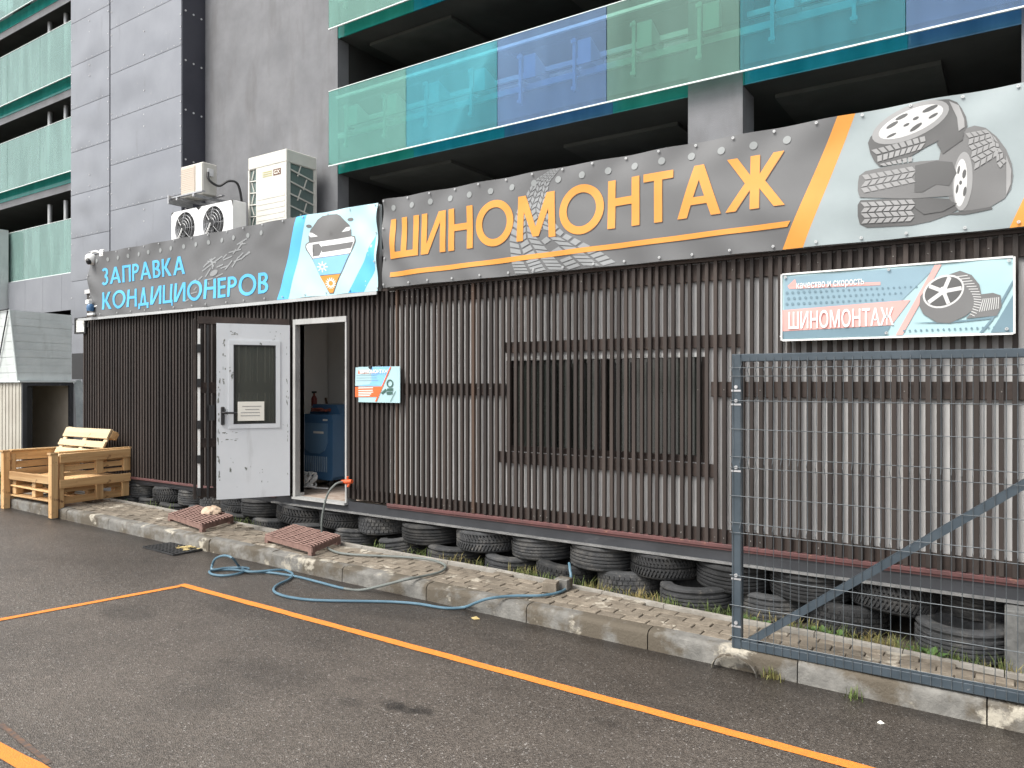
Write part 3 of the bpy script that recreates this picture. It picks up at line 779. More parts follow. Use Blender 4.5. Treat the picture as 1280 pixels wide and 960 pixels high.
# small split unit on a bracket
t = thing('wall_bracket', (-14.75, 10.0, 5.80), 'grey steel wall bracket carrying the small peach fronted condenser', 'bracket')
b = MB()
for x in (-15.05, -14.45): b.box((x, 9.45, 5.80), (x + .05, 10.60, 5.86))
b.box((-15.25, 9.45, 5.861), (-14.1, 9.52, 5.89)); b.box((-15.25, 9.92, 5.861), (-14.1, 9.99, 5.89)); b.box((-15.28, 9.40, 5.74), (-15.24, 9.98, 5.92))
b.build('frame', M['galv'], t)
t = thing('split_condenser', (-14.73, 9.78, 5.89), 'small cream condenser with peach front above the twin fan unit', 'air conditioner', 'outdoor air conditioning units')
b = MB(); b.box((-15.13, 9.62, 5.89), (-14.335, 9.96, 6.56), ch=.012); b.build('casing', M['ac_white'], t)
b = MB(); b.box((-15.10, 9.604, 5.93), (-14.60, 9.619, 6.53), ch=.004)
for k in range(14): b.box((-15.09, 9.598, 5.95 + k * .04), (-14.61, 9.604, 5.965 + k * .04))
b.build('front_grille', M['ac_peach'], t)
b = MB(); b.box((-14.58, 9.606, 5.92), (-14.345, 9.619, 6.54), ch=.004); b.build('front_panel', M['ac_white'], t)
b = MB(); b.box((-14.334, 9.72, 6.28), (-14.30, 9.86, 6.44), ch=.006); b.build('valve_cover', M['ac_cool'], t)
b = MB(); b.tube(smooth_path([(-14.30, 9.72, 6.35), (-14.26, 9.72, 6.18), (-14.18, 9.9, 6.08), (-14.05, 10.05, 6.2), (-13.95, 10.2, 6.15), (-13.95, 10.3, 5.8), (-14.0, 10.35, 5.3)]), .026, 8); b.build('pipe', M['black'], t)

# ---------------------------------------------------------------- workshop: two clad containers
ws = thing('workshop', (-5.4, 7, .46), 'tyre workshop of two pale containers clad in dark vertical timber slats', 'workshop')
WX0, WX1 = -11.60, 1.2
FYW = 5.842                                           # front panel
SF = 5.78                                             # slat face
DX0, DX1, DZ0, DZ1 = -6.845, -6.045, .585, 2.53       # doorway
NX0, NX1, NZ0, NZ1 = -3.97, -2.03, 1.23, 2.11         # window
b = MB()
b.box((WX0, FYW, .60), (DX0, FYW + .06, 3.2)); b.box((DX0, FYW, DZ1), (DX1, FYW + .06, 3.2)); b.box((DX1, FYW, .60), (-5.45, FYW + .06, 3.2))
b.build('front_panel', M['panel_dark'], ws)
b = MB()
b.box((-5.448, FYW, .60), (NX0, FYW + .06, 3.2))
b.box((NX0, FYW, .60), (NX1, FYW + .06, NZ0)); b.box((NX0, FYW, NZ1), (NX1, FYW + .06, 3.2)); b.box((NX1, FYW, .60), (WX1, FYW + .06, 3.2))
b.build('front_panel', M['panel'], ws)
for q_ in (((WX0, FYW + .061, .56), (WX0 + .06, 8.26, 3.2)), ((WX1 - .06, FYW + .061, .56), (WX1, 8.26, 3.2)), ((WX0, 8.26, .56), (WX1, 8.32, 3.2))): MB().box(*q_).build('side_wall', M['panel'], ws)
for q_ in (((-8.2, FYW + .062, .57), (-8.15, 7.5, 3.18)), ((-5.0, FYW + .062, .57), (-4.95, 8.25, 3.18)), ((-8.14, 7.45, .57), (-5.01, 7.5, 3.18)), ((-8.14, FYW + .062, 2.75), (-5.01, 7.44, 2.78))): MB().box(*q_).build('inner_wall', M['inner'], ws)
b = MB(); b.box((WX0 - .03, FYW - .02, 3.2), (WX1 + .03, 8.35, 3.26)); b.build('roof', M['panel'], ws)
b = MB(); b.box((WX0, FYW + .005, .50), (WX1, 8.25, .565)); b.build('floor', M['floor'], ws)
b = MB(); b.box((NX0 + .04, FYW + .03, NZ0 + .04), (NX1 - .04, FYW + .045, NZ1 - .04)); w_ = b.build('window_pane', M['dark_glass'], ws)
b = MB()
b.box((NX0, FYW - .004, NZ1 - .035), (NX1, FYW + .05, NZ1)); b.build('window_head', M['white'], ws)
b = MB(); b.box((NX0, FYW - .004, NZ0), (NX1, FYW + .05, NZ0 + .05))
for x in (NX0, -2.98, NX1 - .05): b.box((x, FYW - .003, NZ0 + .051), (x + .05, FYW + .049, NZ1 - .036))
b.build('window_frame', M['batten'], ws)
for k in range(13):
    x = NX0 + .08 + k * .148
    MB().box((x, FYW - .001, NZ0 + .051), (x + .012, FYW + .008, NZ1 - .07)).build('window_bar', M['black'], ws)
# battens (horizontal boards behind the slats)
def batten(x0, x1, z0, z1):
    L = x0
    while L < x1 - .01:
        e = min(x1, L + 3.0)
        MB().box((L + .002, SF + .0335, z0), (e - .002, FYW - .006, z1), ch=.002).build('batten', M['batten'], ws); L = e
batten(WX0, WX1, 2.675, 2.81)
batten(-5.35, NX0, 1.745, 1.86); batten(-2.0, WX1, 1.757, 1.875)
batten(NX0, -1.75, 2.145, 2.245); batten(-4.05, -1.97, 1.118, 1.222)
batten(WX0, DX0 - .05, .585, .70); batten(DX1 + .06, WX1, .605, .715)
# slats
SW, SP = .030, .0697
def slatmesh(h, w=SW, m='slat'):
    q = MB(); q.box((-w / 2, 0, 0), (w / 2, .032, h), ch=.002); return q.mesh('slat', M[m])
s_right, s_left, s_short, s_brown = slatmesh(2.205), slatmesh(2.265), slatmesh(.25), slatmesh(2.205, SW, 'slat_brown')
x = -11.57; i = 0
while x < 1.15:
    if DX0 - .045 < x < DX1 + .035: me, z = s_short, 2.575
    elif x < DX0: me, z = s_left, .555
    else: me, z = s_right, .615
    if i in (90, 104): me = s_brown
    o = link('slat', me, ws, (x + random.uniform(-.004, .004), SF + random.uniform(-.002, 0), z + random.uniform(-.006, .006)))
    o.rotation_euler = (0, random.uniform(-.0022, .0022), random.uniform(-.05, .05))
    o.scale = (random.uniform(.93, 1.08), 1, 1)
    x += SP; i += 1
sw = MB(); random.seed(5)
x = -5.3
while x < 1.1:
    for z in (2.74, 1.81, .66):
        if random.random() < .22: sw.cyl((x + random.uniform(-.006, .006), SF + .001, z + random.uniform(-.012, .012)), (x, SF - .004, z), .0045, 6)
    x += SP
tag(sw.build('screw_heads', mat('dull screw steel', (.16, .15, .14), rough=.6), ws), kind='stuff')
b = MB(); b.box((WX0, SF - .004, 2.822), (WX1, SF + .035, 2.848)); b.build('top_trim', M['batten'], ws)
# frame bottom: red channel, doorway threshold
b = MB(); b.box((-5.43, SF - .012, .582), (WX1, SF + .04, .612), ch=.003); b.box((-5.43, SF + .0, .565), (WX1, SF + .04, .5815)); b.build('bottom_channel', M['red'], ws)
b = MB(); b.box((WX0, SF - .012, .522), (DX0 - .35, SF + .04, .552), ch=.003); b.build('bottom_channel', M['red'], ws)
fr = MB()
fr.box((DX0 - .04, SF - .01, DZ0 - .02), (DX0, FYW + .0615, DZ1 + .06)); fr.box((DX1, SF - .005, DZ0 - .02), (DX1 + .022, FYW + .08, DZ1 + .001))
fr.box((DX0 + .001, SF - .01, DZ1), (DX1 + .022, FYW + .08, DZ1 + .06)); fr.box((DX0 - .03, SF - .035, DZ0 - .045), (DX1 + .02, FYW + .10, DZ0 - .021))

fr.build('door_frame', M['frame_alu'], ws)
# steel beam under the containers
bm_ = thing('steel_beam', (-5.4, 5.9, .46), 'long dark grey steel beam under the workshop resting on tyres', 'steel beam')
b = MB()
b.box((-11.5, 5.800, .475), (DX0 - .4, 5.83, .5215)); b.box((-11.5, 5.81, .455), (DX0 - .4, 5.95, .4745))
b.box((DX0 - .399, 5.795, .475), (1.2, 5.815, .528)); b.box((DX1 + .03, 5.794, .528), (1.2, 5.814, .5805)); b.box((DX0 - .399, 5.794, .528), (DX0 - .05, 5.814, .56)); b.build('web', M['beam'], bm_)
b = MB(); b.box((DX0 - .4, 5.75, .462), (1.2, 5.90, .4745)); b.build('flange', M['beam_lip'], bm_)
for y in (7.0, 8.1):
    b = MB(); b.box((-11.5, y, .44), (1.2, y + .1, .50)); b.build('cross_bearer', M['beam'], bm_)

# white door, opened outwards past a right angle
hin = Vector((-6.905, 5.745, 0)); dv = (Vector((-7.325, 5.085, 0)) - hin); DL = dv.length; dv.normalize()
nv = Vector((dv.y, -dv.x, 0))           # towards the outside face (away from the camera)
if nv.x > 0: nv = -nv
DR = Matrix(((dv.x, nv.x, 0), (dv.y, nv.y, 0), (0, 0, 1)))
def dpt(a, n, z): return hin + dv * a + nv * n + Vector((0, 0, z))
class DB(MB):
    def box(s, a, b, **k):
        q = MB().box(a, b, **k); return s.add([dpt(*p) for p in q.v], q.f)
dz0, dz1 = .575, 2.525
wx0, wx1, wz0, wz1 = DL * .20, DL * .775, 1.405, 2.29
d = DB()
d.box((0, 0, dz0), (DL, .045, wz0)); d.box((0, 0, wz1), (DL, .045, dz1)); d.box((0, 0, wz0), (wx0, .045, wz1)); d.box((wx1, 0, wz0), (DL, .045, wz1))
door = d.build('door', M['white_door'], ws)
door['label'] = 'open white door with a glazed upper half'
d = DB(); d.box((wx0 - .05, -.008, wz0 - .05), (wx1 + .05, -.0005, wz0 - .001)); d.box((wx0 - .05, -.008, wz1 + .001), (wx1 + .05, -.0005, wz1 + .05))
d.box((wx0 - .05, -.008, wz0), (wx0 - .001, -.0005, wz1)); d.box((wx1 + .001, -.008, wz0), (wx1 + .05, -.0005, wz1)); d.build('glazing_bead', M['white_door'], door)
d = DB(); d.box((wx0, .012, wz0), (wx1, .02, wz1)); d.build('pane', M['door_glass'], door)
d = DB(); d.box((wx0, -.006, wz0), (wx1, .011, wz0 + .012)); d.box((wx0, -.006, wz1 - .012), (wx1, .011, wz1)); d.box((wx0, -.005, wz0 + .013), (wx0 + .012, .011, wz1 - .013)); d.box((wx1 - .012, -.005, wz0 + .013), (wx1, .011, wz1 - .013)); d.build('gasket', M['black'], door)
d = DB(); d.box((DL * .36, -.012, 1.44), (DL * .72, -.0085, 1.655)); nz_ = d.build('notice', M['paper'], door)
d = DB()
for k, (a_, b_) in enumerate(((.40, .66), (.43, .62), (.42, .68), (.42, .68))):
    d.box((DL * a_, -.0138, 1.60 - k * .035), (DL * b_, -.0122, 1.606 - k * .035))
d.build('notice_text', M['ink'], door)
d = DB(); d.box((DL * .895, -.018, 1.40), (DL * .945, -.001, 1.60), ch=.006)
h = DL * .92
d.v += [tuple(dpt(*p)) for p in []]
d.build('handle_plate', M['black'], door)
q = MB(); q.tube([dpt(h, -.012, 1.535), dpt(h, -.05, 1.535), dpt(h - .02, -.055, 1.535), dpt(h - .15, -.055, 1.53)], .011, 8); q.build('handle', M['black'], door)
random.seed(11)
sc_ = MB()
def scuff(a, z, w, h):
    n_ = 7; P_ = []
    for k in range(n_):
        an = 2 * math.pi * k / n_; rr = random.uniform(.45, 1)
        P_.append(dpt(a + w / 2 * math.cos(an) * rr, -.0009, z + h / 2 * math.sin(an) * rr))
    sc_.add(P_, [tuple(range(n_))])
for k in range(26): scuff(DL * random.uniform(.955, .99), random.uniform(.75, 2.0), random.uniform(.006, .02), random.uniform(.02, .09))
for k in range(10): scuff(DL * random.uniform(.88, .92), random.uniform(1.85, 2.36), random.uniform(.006, .02), random.uniform(.02, .10))
for k in range(14): scuff(DL * random.uniform(.02, .05), random.uniform(1.2, 2.3), random.uniform(.005, .012), random.uniform(.02, .07))
for k in range(12): scuff(DL * random.uniform(.72, .96), random.uniform(1.30, 1.33) - .09 * (k % 2), random.uniform(.015, .05), random.uniform(.006, .016))
for k in range(8): scuff(DL * random.uniform(.70, .82), random.uniform(2.40, 2.44), random.uniform(.01, .04), random.uniform(.006, .02))
for k in range(8): scuff(DL * random.uniform(.1, .3), random.uniform(2.34, 2.45), random.uniform(.01, .03), random.uniform(.005, .012))
for k in range(8): scuff(DL * random.uniform(.15, .85), random.uniform(.65, 1.25), random.uniform(.006, .016), random.uniform(.01, .03))
tag(sc_.build('scuff_marks', mat('dark scuffs', (.19, .20, .18), rough=.8), door), kind='stuff')
# slatted outer leaf fixed behind the white door
leaf = MB()
class_ = DB()
class_.box((-.02, .07, 2.52), (DL + .19, .14, 2.60))
sdoor = class_.build('slatted_door', M['batten'], ws)
for z0_, z1_ in ((.60, .70), (1.75, 1.87), (1.15, 1.25)):
    d = DB(); d.box((0, .07, z0_), (DL + .19, .09, z1_)); d.build('batten', M['batten'], sdoor)
for k in range(15):
    a_ = .01 + k * .0697
    d = DB(); d.box((a_, .091, .58), (a_ + .034, .112, 2.57), ch=.002); d.build('slat', M['slat'], sdoor)
d = DB(); d.box((DL + .165, .045, .69), (DL + .192, .069, 2.46)); d.build('edge_strip', M['white'], sdoor)
d = DB()
for z in (.62, .98, 1.36, 1.82, 2.2): d.box((DL + .160, .03, z), (DL + .20, .0695, z + .09))
d.box((DL + .08, -.0, .60), (DL + .10, .069, 2.5)); d.box((DL + .02, .0, 1.45), (DL + .1, .03, 1.62)); d.build('lock_hardware', M['black'], sdoor)

# ---------------------------------------------------------------- banners
class Banner:
    def __init__(s, name, Y, x0, x1, z0, z1, label, m, seed, amp=.016, cat='banner', group=None):
        s.Y, s.x0, s.x1, s.z0, s.z1, s.seed, s.amp = Y, x0, x1, z0, z1, seed, amp
        s.root = thing(name, ((x0 + x1) / 2, Y, z0), label, cat, group)
        s.layer = 0
        nx, nz = max(4, int((x1 - x0) / .028)), max(4, int((z1 - z0) / .028))
        P = []; F_ = []
        for q, off in enumerate((0, .006)):
            for j in range(nz + 1):
                for i in range(nx + 1):
                    x, z = x0 + (x1 - x0) * i / nx, z0 + (z1 - z0) * j / nz
                    P.append((x, s.w(x, z) + off, z))
        K = (nx + 1) * (nz + 1)
        for j in range(nz):
            for i in range(nx):
                a = j * (nx + 1) + i
                F_ += [(a, a + 1, a + nx + 2, a + nx + 1), (K + a, K + a + nx + 1, K + a + nx + 2, K + a + 1)]
        rim = [i for i in range(nx + 1)] + [j * (nx + 1) + nx for j in range(1, nz + 1)] + [nz * (nx + 1) + i for i in range(nx - 1, -1, -1)] + [j * (nx + 1) for j in range(nz - 1, 0, -1)]
        for k in range(len(rim)):
            a, b_ = rim[k], rim[(k + 1) % len(rim)]; F_.append((a, K + a, K + b_, b_))
        s.sheet = MB().add(P, F_).build('fabric', M[m], s.root, smooth=True)
    def w(s, x, z):
        A = s.amp; q = s.seed
        r = A * noise.noise((x * .9 + z * .8, z * 1.6 - x * .25, q)) * 1.6
        r += A * .5 * noise.noise((x * 2.6 + z * 2.2, z * 3.4 - x * .9, q + 9))
        e = min(z - s.z0, s.z1 - z)
        k = max(0, 1 - e / .30)
        r += A * .8 * k * math.sin(x * 2 * math.pi / .62 + q + 2.5 * e / .3)
        ex = min(x - s.x0, s.x1 - x)
        r += A * .9 * max(0, 1 - ex / .45) * math.sin((z * 1.3 + x * 1.1) * 2 * math.pi / .55 + q)
        return s.Y + r
    def ink(s, polys, m, name='print', step=.045, same=False):
        """polys: list of closed (x,z) outlines, or ('quads', pts, faces)"""
        if not same: s.layer += 1
        if len(polys) > 1 and len(polys) <= 60 and not same and name != 'tread_block_print':
            for p in polys: s.layer_part(p, m, name, step)
            return
        bm = bmesh.new(); eps = 0
        for p in polys:
            if p and p[0] == 'quads':
                vv = [bm.verts.new((x, eps, z)) for x, z in p[1]]
                for f in p[2]: bm.faces.new([vv[i] for i in f])
            else:
                vv = [bm.verts.new((x, eps, z)) for x, z in p]
                bm.faces.new(vv)
            eps = -.00007 * (bm.faces.__len__() % 7)
        bmesh.ops.triangulate(bm, faces=bm.faces[:])
        xs_ = [v.co.x for v in bm.verts]; zs_ = [v.co.z for v in bm.verts]
        if step:
            x = s.x0 + step
            while x < s.x1:
                if min(xs_) < x < max(xs_): bmesh.ops.bisect_plane(bm, geom=bm.verts[:] + bm.edges[:] + bm.faces[:], plane_co=(x, 0, 0), plane_no=(1, 0, 0))
                x += step
            z = s.z0 + step
            while z < s.z1:
                if min(zs_) < z < max(zs_): bmesh.ops.bisect_plane(bm, geom=bm.verts[:] + bm.edges[:] + bm.faces[:], plane_co=(0, 0, z), plane_no=(0, 0, 1))
                z += step
        for v in bm.verts: v.co.y = s.w(v.co.x, v.co.z) - .0024 - .0006 * s.layer + v.co.y
        for f in bm.faces:
            f.normal_update()
            if f.normal.y > 0: f.normal_flip()
            f.smooth = True
        me = bpy.data.meshes.new(name); bm.to_mesh(me); bm.free()
        me.materials.append(M[m])
        o = link(name, me, s.root)
        if len(polys) > 60 or name == 'tread_block_print': o['kind'] = 'stuff'
        return o
    def layer_part(s, p, m, name, step):
        return s.ink([p], m, name, step, True)
    def letters(s, groups, m, name='letter'):
        s.layer += 1
        for g in groups: s.ink(g, m, name, .045, True)
    def eyelets(s, step=.31, sides=True):
        me = MB().lathe([(.004, 0), (.0105, 0), (.0105, .004), (.004, .004)], 8, Matrix.Rotation(R(90), 4, 'X'), closed=True).mesh('eyelet', M['steel_pale'])
        pts = []
        n = int((s.x1 - s.x0) / step)
        for i in range(n + 1):
            x = s.x0 + .03 + (s.x1 - s.x0 - .06) * i / n
            pts += [(x, s.z1 - .022), (x + random.uniform(-.03, .03), s.z0 + .03)]
        if sides:
            for k in range(1, 3):
                z = s.z0 + (s.z1 - s.z0) * k / 3
                pts += [(s.x0 + .025, z), (s.x1 - .025, z)]
        for x, z in pts: link('eyelet', me, s.root, (x, s.w(x, z) - .012, z))
    def px(s, pts): return [(p.x, p.z) for p in (atY(u, v, s.Y) for u, v in pts)]
def zc(pts, x0, y0, k): return [(x0 + a / k, y0 + b_ / k) for a, b_ in pts]
def circ(cx, cz, r, n=18, ry=None, rot=0):
    ry = r if ry is None else ry; c, s_ = math.cos(rot), math.sin(rot)
    return [(cx + r * math.cos(2 * math.pi * k / n) * c - ry * math.sin(2 * math.pi * k / n) * s_, cz + r * math.cos(2 * math.pi * k / n) * s_ + ry * math.sin(2 * math.pi * k / n) * c) for k in range(n)]
def ringq(cx, cz, rx, rz, tx, tz=None, n=40, a0=0, a1=360):
    """ring or arc band as quads"""
    tz = tx if tz is None else tz; full = abs(a1 - a0) >= 359.9; P = []; F_ = []
    N = n if full else n + 1
    for k in range(N):
        a = R(a0 + (a1 - a0) * k / n)
        P += [(cx + rx * math.cos(a), cz + rz * math.sin(a)), (cx + (rx - tx) * math.cos(a), cz + (rz - tz) * math.sin(a))]
    for k in range(n):
        j = (k + 1) % N; F_.append((2 * k, 2 * k + 1, 2 * j + 1, 2 * j))
    return ('quads', P, F_)
# geometric capital letters: unit height, returns (polys, width)
def glyph(ch, t=.13):
    V = lambda x, z0=0, z1=1: [(x, z0), (x + t, z0), (x + t, z1), (x, z1)]
    Hh = lambda z, x0, x1, tt=t: [(x0, z), (x1, z), (x1, z + tt), (x0, z + tt)]
    D = lambda xa, za, xb, zb, w=t * 1.12: [(xa, za), (xa + w, za), (xb + w, zb), (xb, zb)]
    if ch == 'Ш': w = .86; return [V(0), V((w - t) / 2), V(w - t), Hh(0, 0, w)], w
    if ch == 'Ц': w = .74; return [V(0), V(w - t - .05), Hh(0, 0, w), [(w - .09, -.17), (w, -.17), (w, .1), (w - .09, .1)]], w
    if ch == 'И': w = .70; return [V(0), V(w - t), [(t * .3, 0), (t * 1.3, 0), (w - t * .3, 1), (w - t * 1.3, 1)]], w
    if ch == 'Н': w = .66; return [V(0), V(w - t), Hh(.46, 0, w)], w
    if ch == 'О': w = .98; return [ringq(w / 2, .5, w / 2, .53, t * 1.05)], w
    if ch == 'М':
        w = .94; return [[(.0, 0), (t, 0), (t + .03, 1), (.04, 1)], [(w - t, 0), (w, 0), (w - .04, 1), (w - t - .03, 1)],
                         [(.04, 1), (.04 + t * 1.15, 1), (w / 2 + t * .45, .06), (w / 2 - t * .45, .06)], [(w - .04 - t * 1.15, 1), (w - .04, 1), (w / 2 + t * .45, .06), (w / 2 - t * .45, .06)]], w
    if ch == 'Т': w = .58; return [V((w - t) / 2), Hh(1 - t, 0, w)], w
    if ch == 'А': w = .80; return [D(0, 0, w / 2 - t * .56, 1), D(w - t * 1.12, 0, w / 2 - t * .56, 1), Hh(.24, .16, w - .16, t * .9)], w
    if ch == 'Ж':
        w = 1.0; m_ = w / 2; return [V(m_ - t / 2), D(0, 0, m_ - t * .95, .53), D(w - t * 1.12, 0, m_ - t * .15, .53), D(m_ - t * .95, .47, .02, 1), D(m_ - t * .15, .47, w - .02 - t * 1.12, 1)], w
    if ch == 'К':
        w = .66; return [V(0), D(w - t * 1.25, 0, t * .75, .55, t * 1.25), D(t * .75, .45, w - t * 1.3 - .02, 1, t * 1.25)], w
    if ch == 'З':
        w = .50; return [ringq(w * .46, .745, w * .46, .275, t, n=20, a0=-95, a1=150), ringq(w * .46, .26, w * .52, .30, t, n=20, a0=-150, a1=95)], w
    if ch == 'П': w = .62; return [V(0), V(w - t), Hh(1 - t, 0, w)], w
    if ch == 'Р': w = .52; return [V(0), ringq(w - .29, .72, .29, .28, t, n=18, a0=-90, a1=90), Hh(1 - t, t * .5, w - .29), Hh(.44, t * .5, w - .29)], w
    if ch == 'В':
        w = .54; return [V(0), ringq(w - .27, .745, .24, .255, t, n=16, a0=-90, a1=90), ringq(w - .28, .28, .28, .28, t, n=16, a0=-90, a1=90), Hh(1 - t, t * .5, w - .27), Hh(.455, t * .5, w - .28, t * .85), Hh(0, t * .5, w - .28)], w
    if ch == 'Е': w = .48; return [V(0), Hh(1 - t, 0, w), Hh(.45, 0, w - .02), Hh(0, 0, w)], w
    if ch == 'Д':
        w = .84; return [D(.13, 0, w / 2 - t * .4, 1, t), D(w - .13 - t, 0, w / 2 - t * .6, 1, t), Hh(0, 0, w), [(0, -.16), (t * .9, -.16), (t * .9, .05), (0, .05)], [(w - t * .9, -.16), (w, -.16), (w, .05), (w - t * .9, .05)]], w
    return [], .4
def word(txt, x0, x1, z0, h, t=.13, gap=.10):
    gl = [glyph(c, t) for c in txt]; W_ = sum(g[1] for g in gl) + gap * (len(gl) - 1)
    k = (x1 - x0) / W_; out = []; cx = x0
    for polys, w in gl:
        g_ = []
        for p in polys:
            f = lambda q: (cx + q[0] * k, z0 + q[1] * h)
            g_.append(('quads', [f(q) for q in p[1]], p[2]) if p[0] == 'quads' else [f(q) for q in p])
        out.append(g_); cx += (w + gap) * k
    return out
def grow(polys, d):     # shadow edge: same outlines shifted
    out = []
    for p in polys:
        if p[0] == 'quads': out.append(('quads', [(x + d, z - d) for x, z in p[1]], p[2]))
        else: out.append([(x + d, z - d) for x, z in p])
    return out

# -- large tyre-fitting banner
B2 = Banner('banner', 5.715, -5.43, .95, 2.848, 3.757, 'long grey banner reading ШИНОМОНТАЖ in orange beside a picture of stacked tyres', 'b_grey', 3.3, group='advertising banners on the workshop front')
b = B2
# pale right half
pR = b.px([(1067, 137), (1004, 305)])
b.ink([[(pR[0][0], b.z1 - .002), (b.x1 - .002, b.z1 - .002), (b.x1 - .002, b.z0 + .002), (pR[1][0], b.z0 + .002)]], 'b_pale', 'pale_field')
o1 = [p[0] for p in b.px([(1047, 141), (1069, 137), (1004, 305), (978, 307)])]
q1 = [p[0] for p in b.px([(1283, 238), (1262, 284)])]
b.ink([[(o1[0], b.z1 - .001), (o1[1], b.z1 - .001), (o1[2], b.z0 + .001), (o1[3], b.z0 + .001)],
       [(q1[1], b.z0 + .001), (q1[1] + .12, b.z0 + .001), (q1[1] + .50, b.z1 - .001), (q1[1] + .38, b.z1 - .001)]], 'b_orange', 'slanted_stripe')
# tread track
tr = []
def cl(t):   # centre line (px) and half widths
    u = 700 + (-34 * math.sin(min(1, t * 1.3) * math.pi / 2) if t < .45 else -34 + (t - .45) * 120)
    return u
def trk(t):
    L = [(693, 209), (668, 226), (646, 262), (636, 300), (638, 330), (642, 344)]; Rr = [(702, 207), (686, 228), (681, 262), (705, 290), (750, 312), (775, 330)]
    f = t * 5; i = min(4, int(f)); g_ = f - i
    m_ = lambda A: (A[i][0] + (A[i + 1][0] - A[i][0]) * g_, A[i][1] + (A[i + 1][1] - A[i][1]) * g_)
    return m_(L), m_(Rr)
NT = 24
rows_t = [((i / NT) ** 1.35 * .93 + .07 * i / NT) for i in range(NT + 1)]
for i in range(NT):
    t0, t1 = rows_t[i], rows_t[i] + (rows_t[i + 1] - rows_t[i]) * .74
    for j in range(6):
        s0, s1 = j / 6 + .014, (j + 1) / 6 - .016
        sk = (rows_t[i + 1] - rows_t[i]) * .28 * (1 if j % 2 else -1)
        def pt(t, s_):
            A, B_ = trk(max(0, min(1, t))); return (A[0] + (B_[0] - A[0]) * s_, A[1] + (B_[1] - A[1]) * s_)
        if i > 12 and random.random() < .12: continue
        tr.append(b.px([pt(t0 + sk, s0), pt(t0 - sk, s1), pt(t1 - sk, s1), pt(t1 + sk, s0)]))
b.ink([p for p in tr if all(b.z0 < z < b.z1 for _, z in p)], 'b_dot1', 'tread_print')
# dots
dots = []
x = b.px([(491.6, 259)])[0][0]
while x < -1.35: dots.append(circ(x, 3.655, .030, 14)); x += .243
b.ink(dots, 'b_dot', 'dot_print')
xA, xB = -5.325, -1.405
wd = []
zl = 3.135; hl = .405
W1 = word('ШИНОМОНТАЖ', xA, xB, zl, hl, t=.158, gap=.085)
W1 = [[(('quads', [(x, z + (x - xA) * .010) for x, z in p[1]], p[2]) if p[0] == 'quads' else [(x, z + (x - xA) * .010) for x, z in p]) for p in g_] for g_ in W1]
b.letters([grow(g_, .004) for g_ in W1], 'b_edge', 'letter_shadow')
b.letters(W1, 'b_orange')
b.ink([b.px([(488, 340.5), (488, 346.5), (985, 284), (989, 276.5)])], 'b_orange', 'underline')
# tyre picture
Z = lambda pts: b.px(zc(pts, 1060, 110, 5.055))
def arr(L, f): return [f(p) for p in L]
tB = [(730, 262), (800, 240), (870, 255), (940, 310), (1000, 390), (1035, 480), (1043, 560), (1030, 640), (990, 700), (900, 752), (780, 772), (700, 778), (640, 700), (600, 600), (570, 480), (600, 330), (680, 300)]
tA = [(125, 345), (140, 310), (200, 240), (300, 170), (420, 115), (550, 80), (640, 72), (690, 90), (720, 130), (745, 180), (755, 240), (740, 275), (690, 300), (600, 320), (500, 370), (400, 430), (300, 475), (200, 497), (165, 460), (140, 410)]
tC = [(63, 600), (70, 555), (110, 525), (250, 495), (450, 465), (640, 452), (680, 470), (692, 520), (680, 590), (640, 630), (690, 680), (400, 700), (75, 692), (62, 650)]
tD = [(62, 740), (80, 710), (400, 692), (680, 700), (710, 760), (640, 800), (520, 845), (400, 870), (120, 882), (75, 860), (62, 810)]
b.ink([Z(tD), Z([(600, 800), (760, 772), (900, 745), (915, 765), (740, 800)])], 'b_t1', 'tyre_print')
b.ink([Z(tB)], 'b_t2', 'tyre_print')
b.ink([Z(tA)], 'b_t1', 'tyre_print')
b.ink([Z(tC)], 'b_t2', 'tyre_print')
def ell(cx, cy, rx, ry, rot, n=28): return circ(cx, cy, rx, n, ry, R(rot))
b.ink([Z(ell(395, 218, 262, 100, -23)), Z(ell(725, 590, 62, 185, 4))], 'b_t3', 'sidewall_print')
b.ink([Z(ell(398, 216, 220, 72, -23)), Z(ell(712, 600, 40, 150, 4))], 'b_t4', 'rim_print')
hol = []
for cx, cy, rx, ry, rot in ((280, 235, 45, 12, -30), (340, 165 + 20, 45, 12, -25), (520, 135, 55, 13, -25), (430, 250, 48, 12, -35), (275, 300, 35, 8, -25), (540, 178, 35, 9, -30), (430, 195, 22, 9, -25), (370, 235, 22, 8, -25)):
    hol.append(Z(ell(cx, cy, rx, ry, rot, 10)))
for cx, cy, rx, ry in ((735, 545, 12, 30), (738, 655, 10, 32), (690, 640, 8, 30), (700, 520, 8, 28), (712, 600, 9, 14)): hol.append(Z(ell(cx, cy, rx, ry, 10, 10)))
b.ink(hol, 'b_t1', 'spoke_print')
tb = []
def quadgrid(P00, P10, P11, P01, nu, nv, g=.16, skew=0):
    for i in range(nu):
        for j in range(nv):
            def q(s_, t_):
                a = [P00[k] + (P10[k] - P00[k]) * s_ for k in (0, 1)]; c = [P01[k] + (P11[k] - P01[k]) * s_ for k in (0, 1)]
                return (a[0] + (c[0] - a[0]) * t_, a[1] + (c[1] - a[1]) * t_)
            s0, s1, t0, t1 = (i + g) / nu, (i + 1 - g / 2) / nu, (j + g) / nv, (j + 1 - g / 2) / nv
            k = skew / nu * (1 if j % 2 else -1)
            tb.append(Z([q(s0 + k, t0), q(s1 + k, t0), q(s1 - k, t1), q(s0 - k, t1)]))
quadgrid((95, 545), (420, 490), (420, 600), (85, 670), 7, 3, .14, .25)
quadgrid((85, 720), (420, 700), (410, 845), (90, 860), 7, 4, .14, .25)
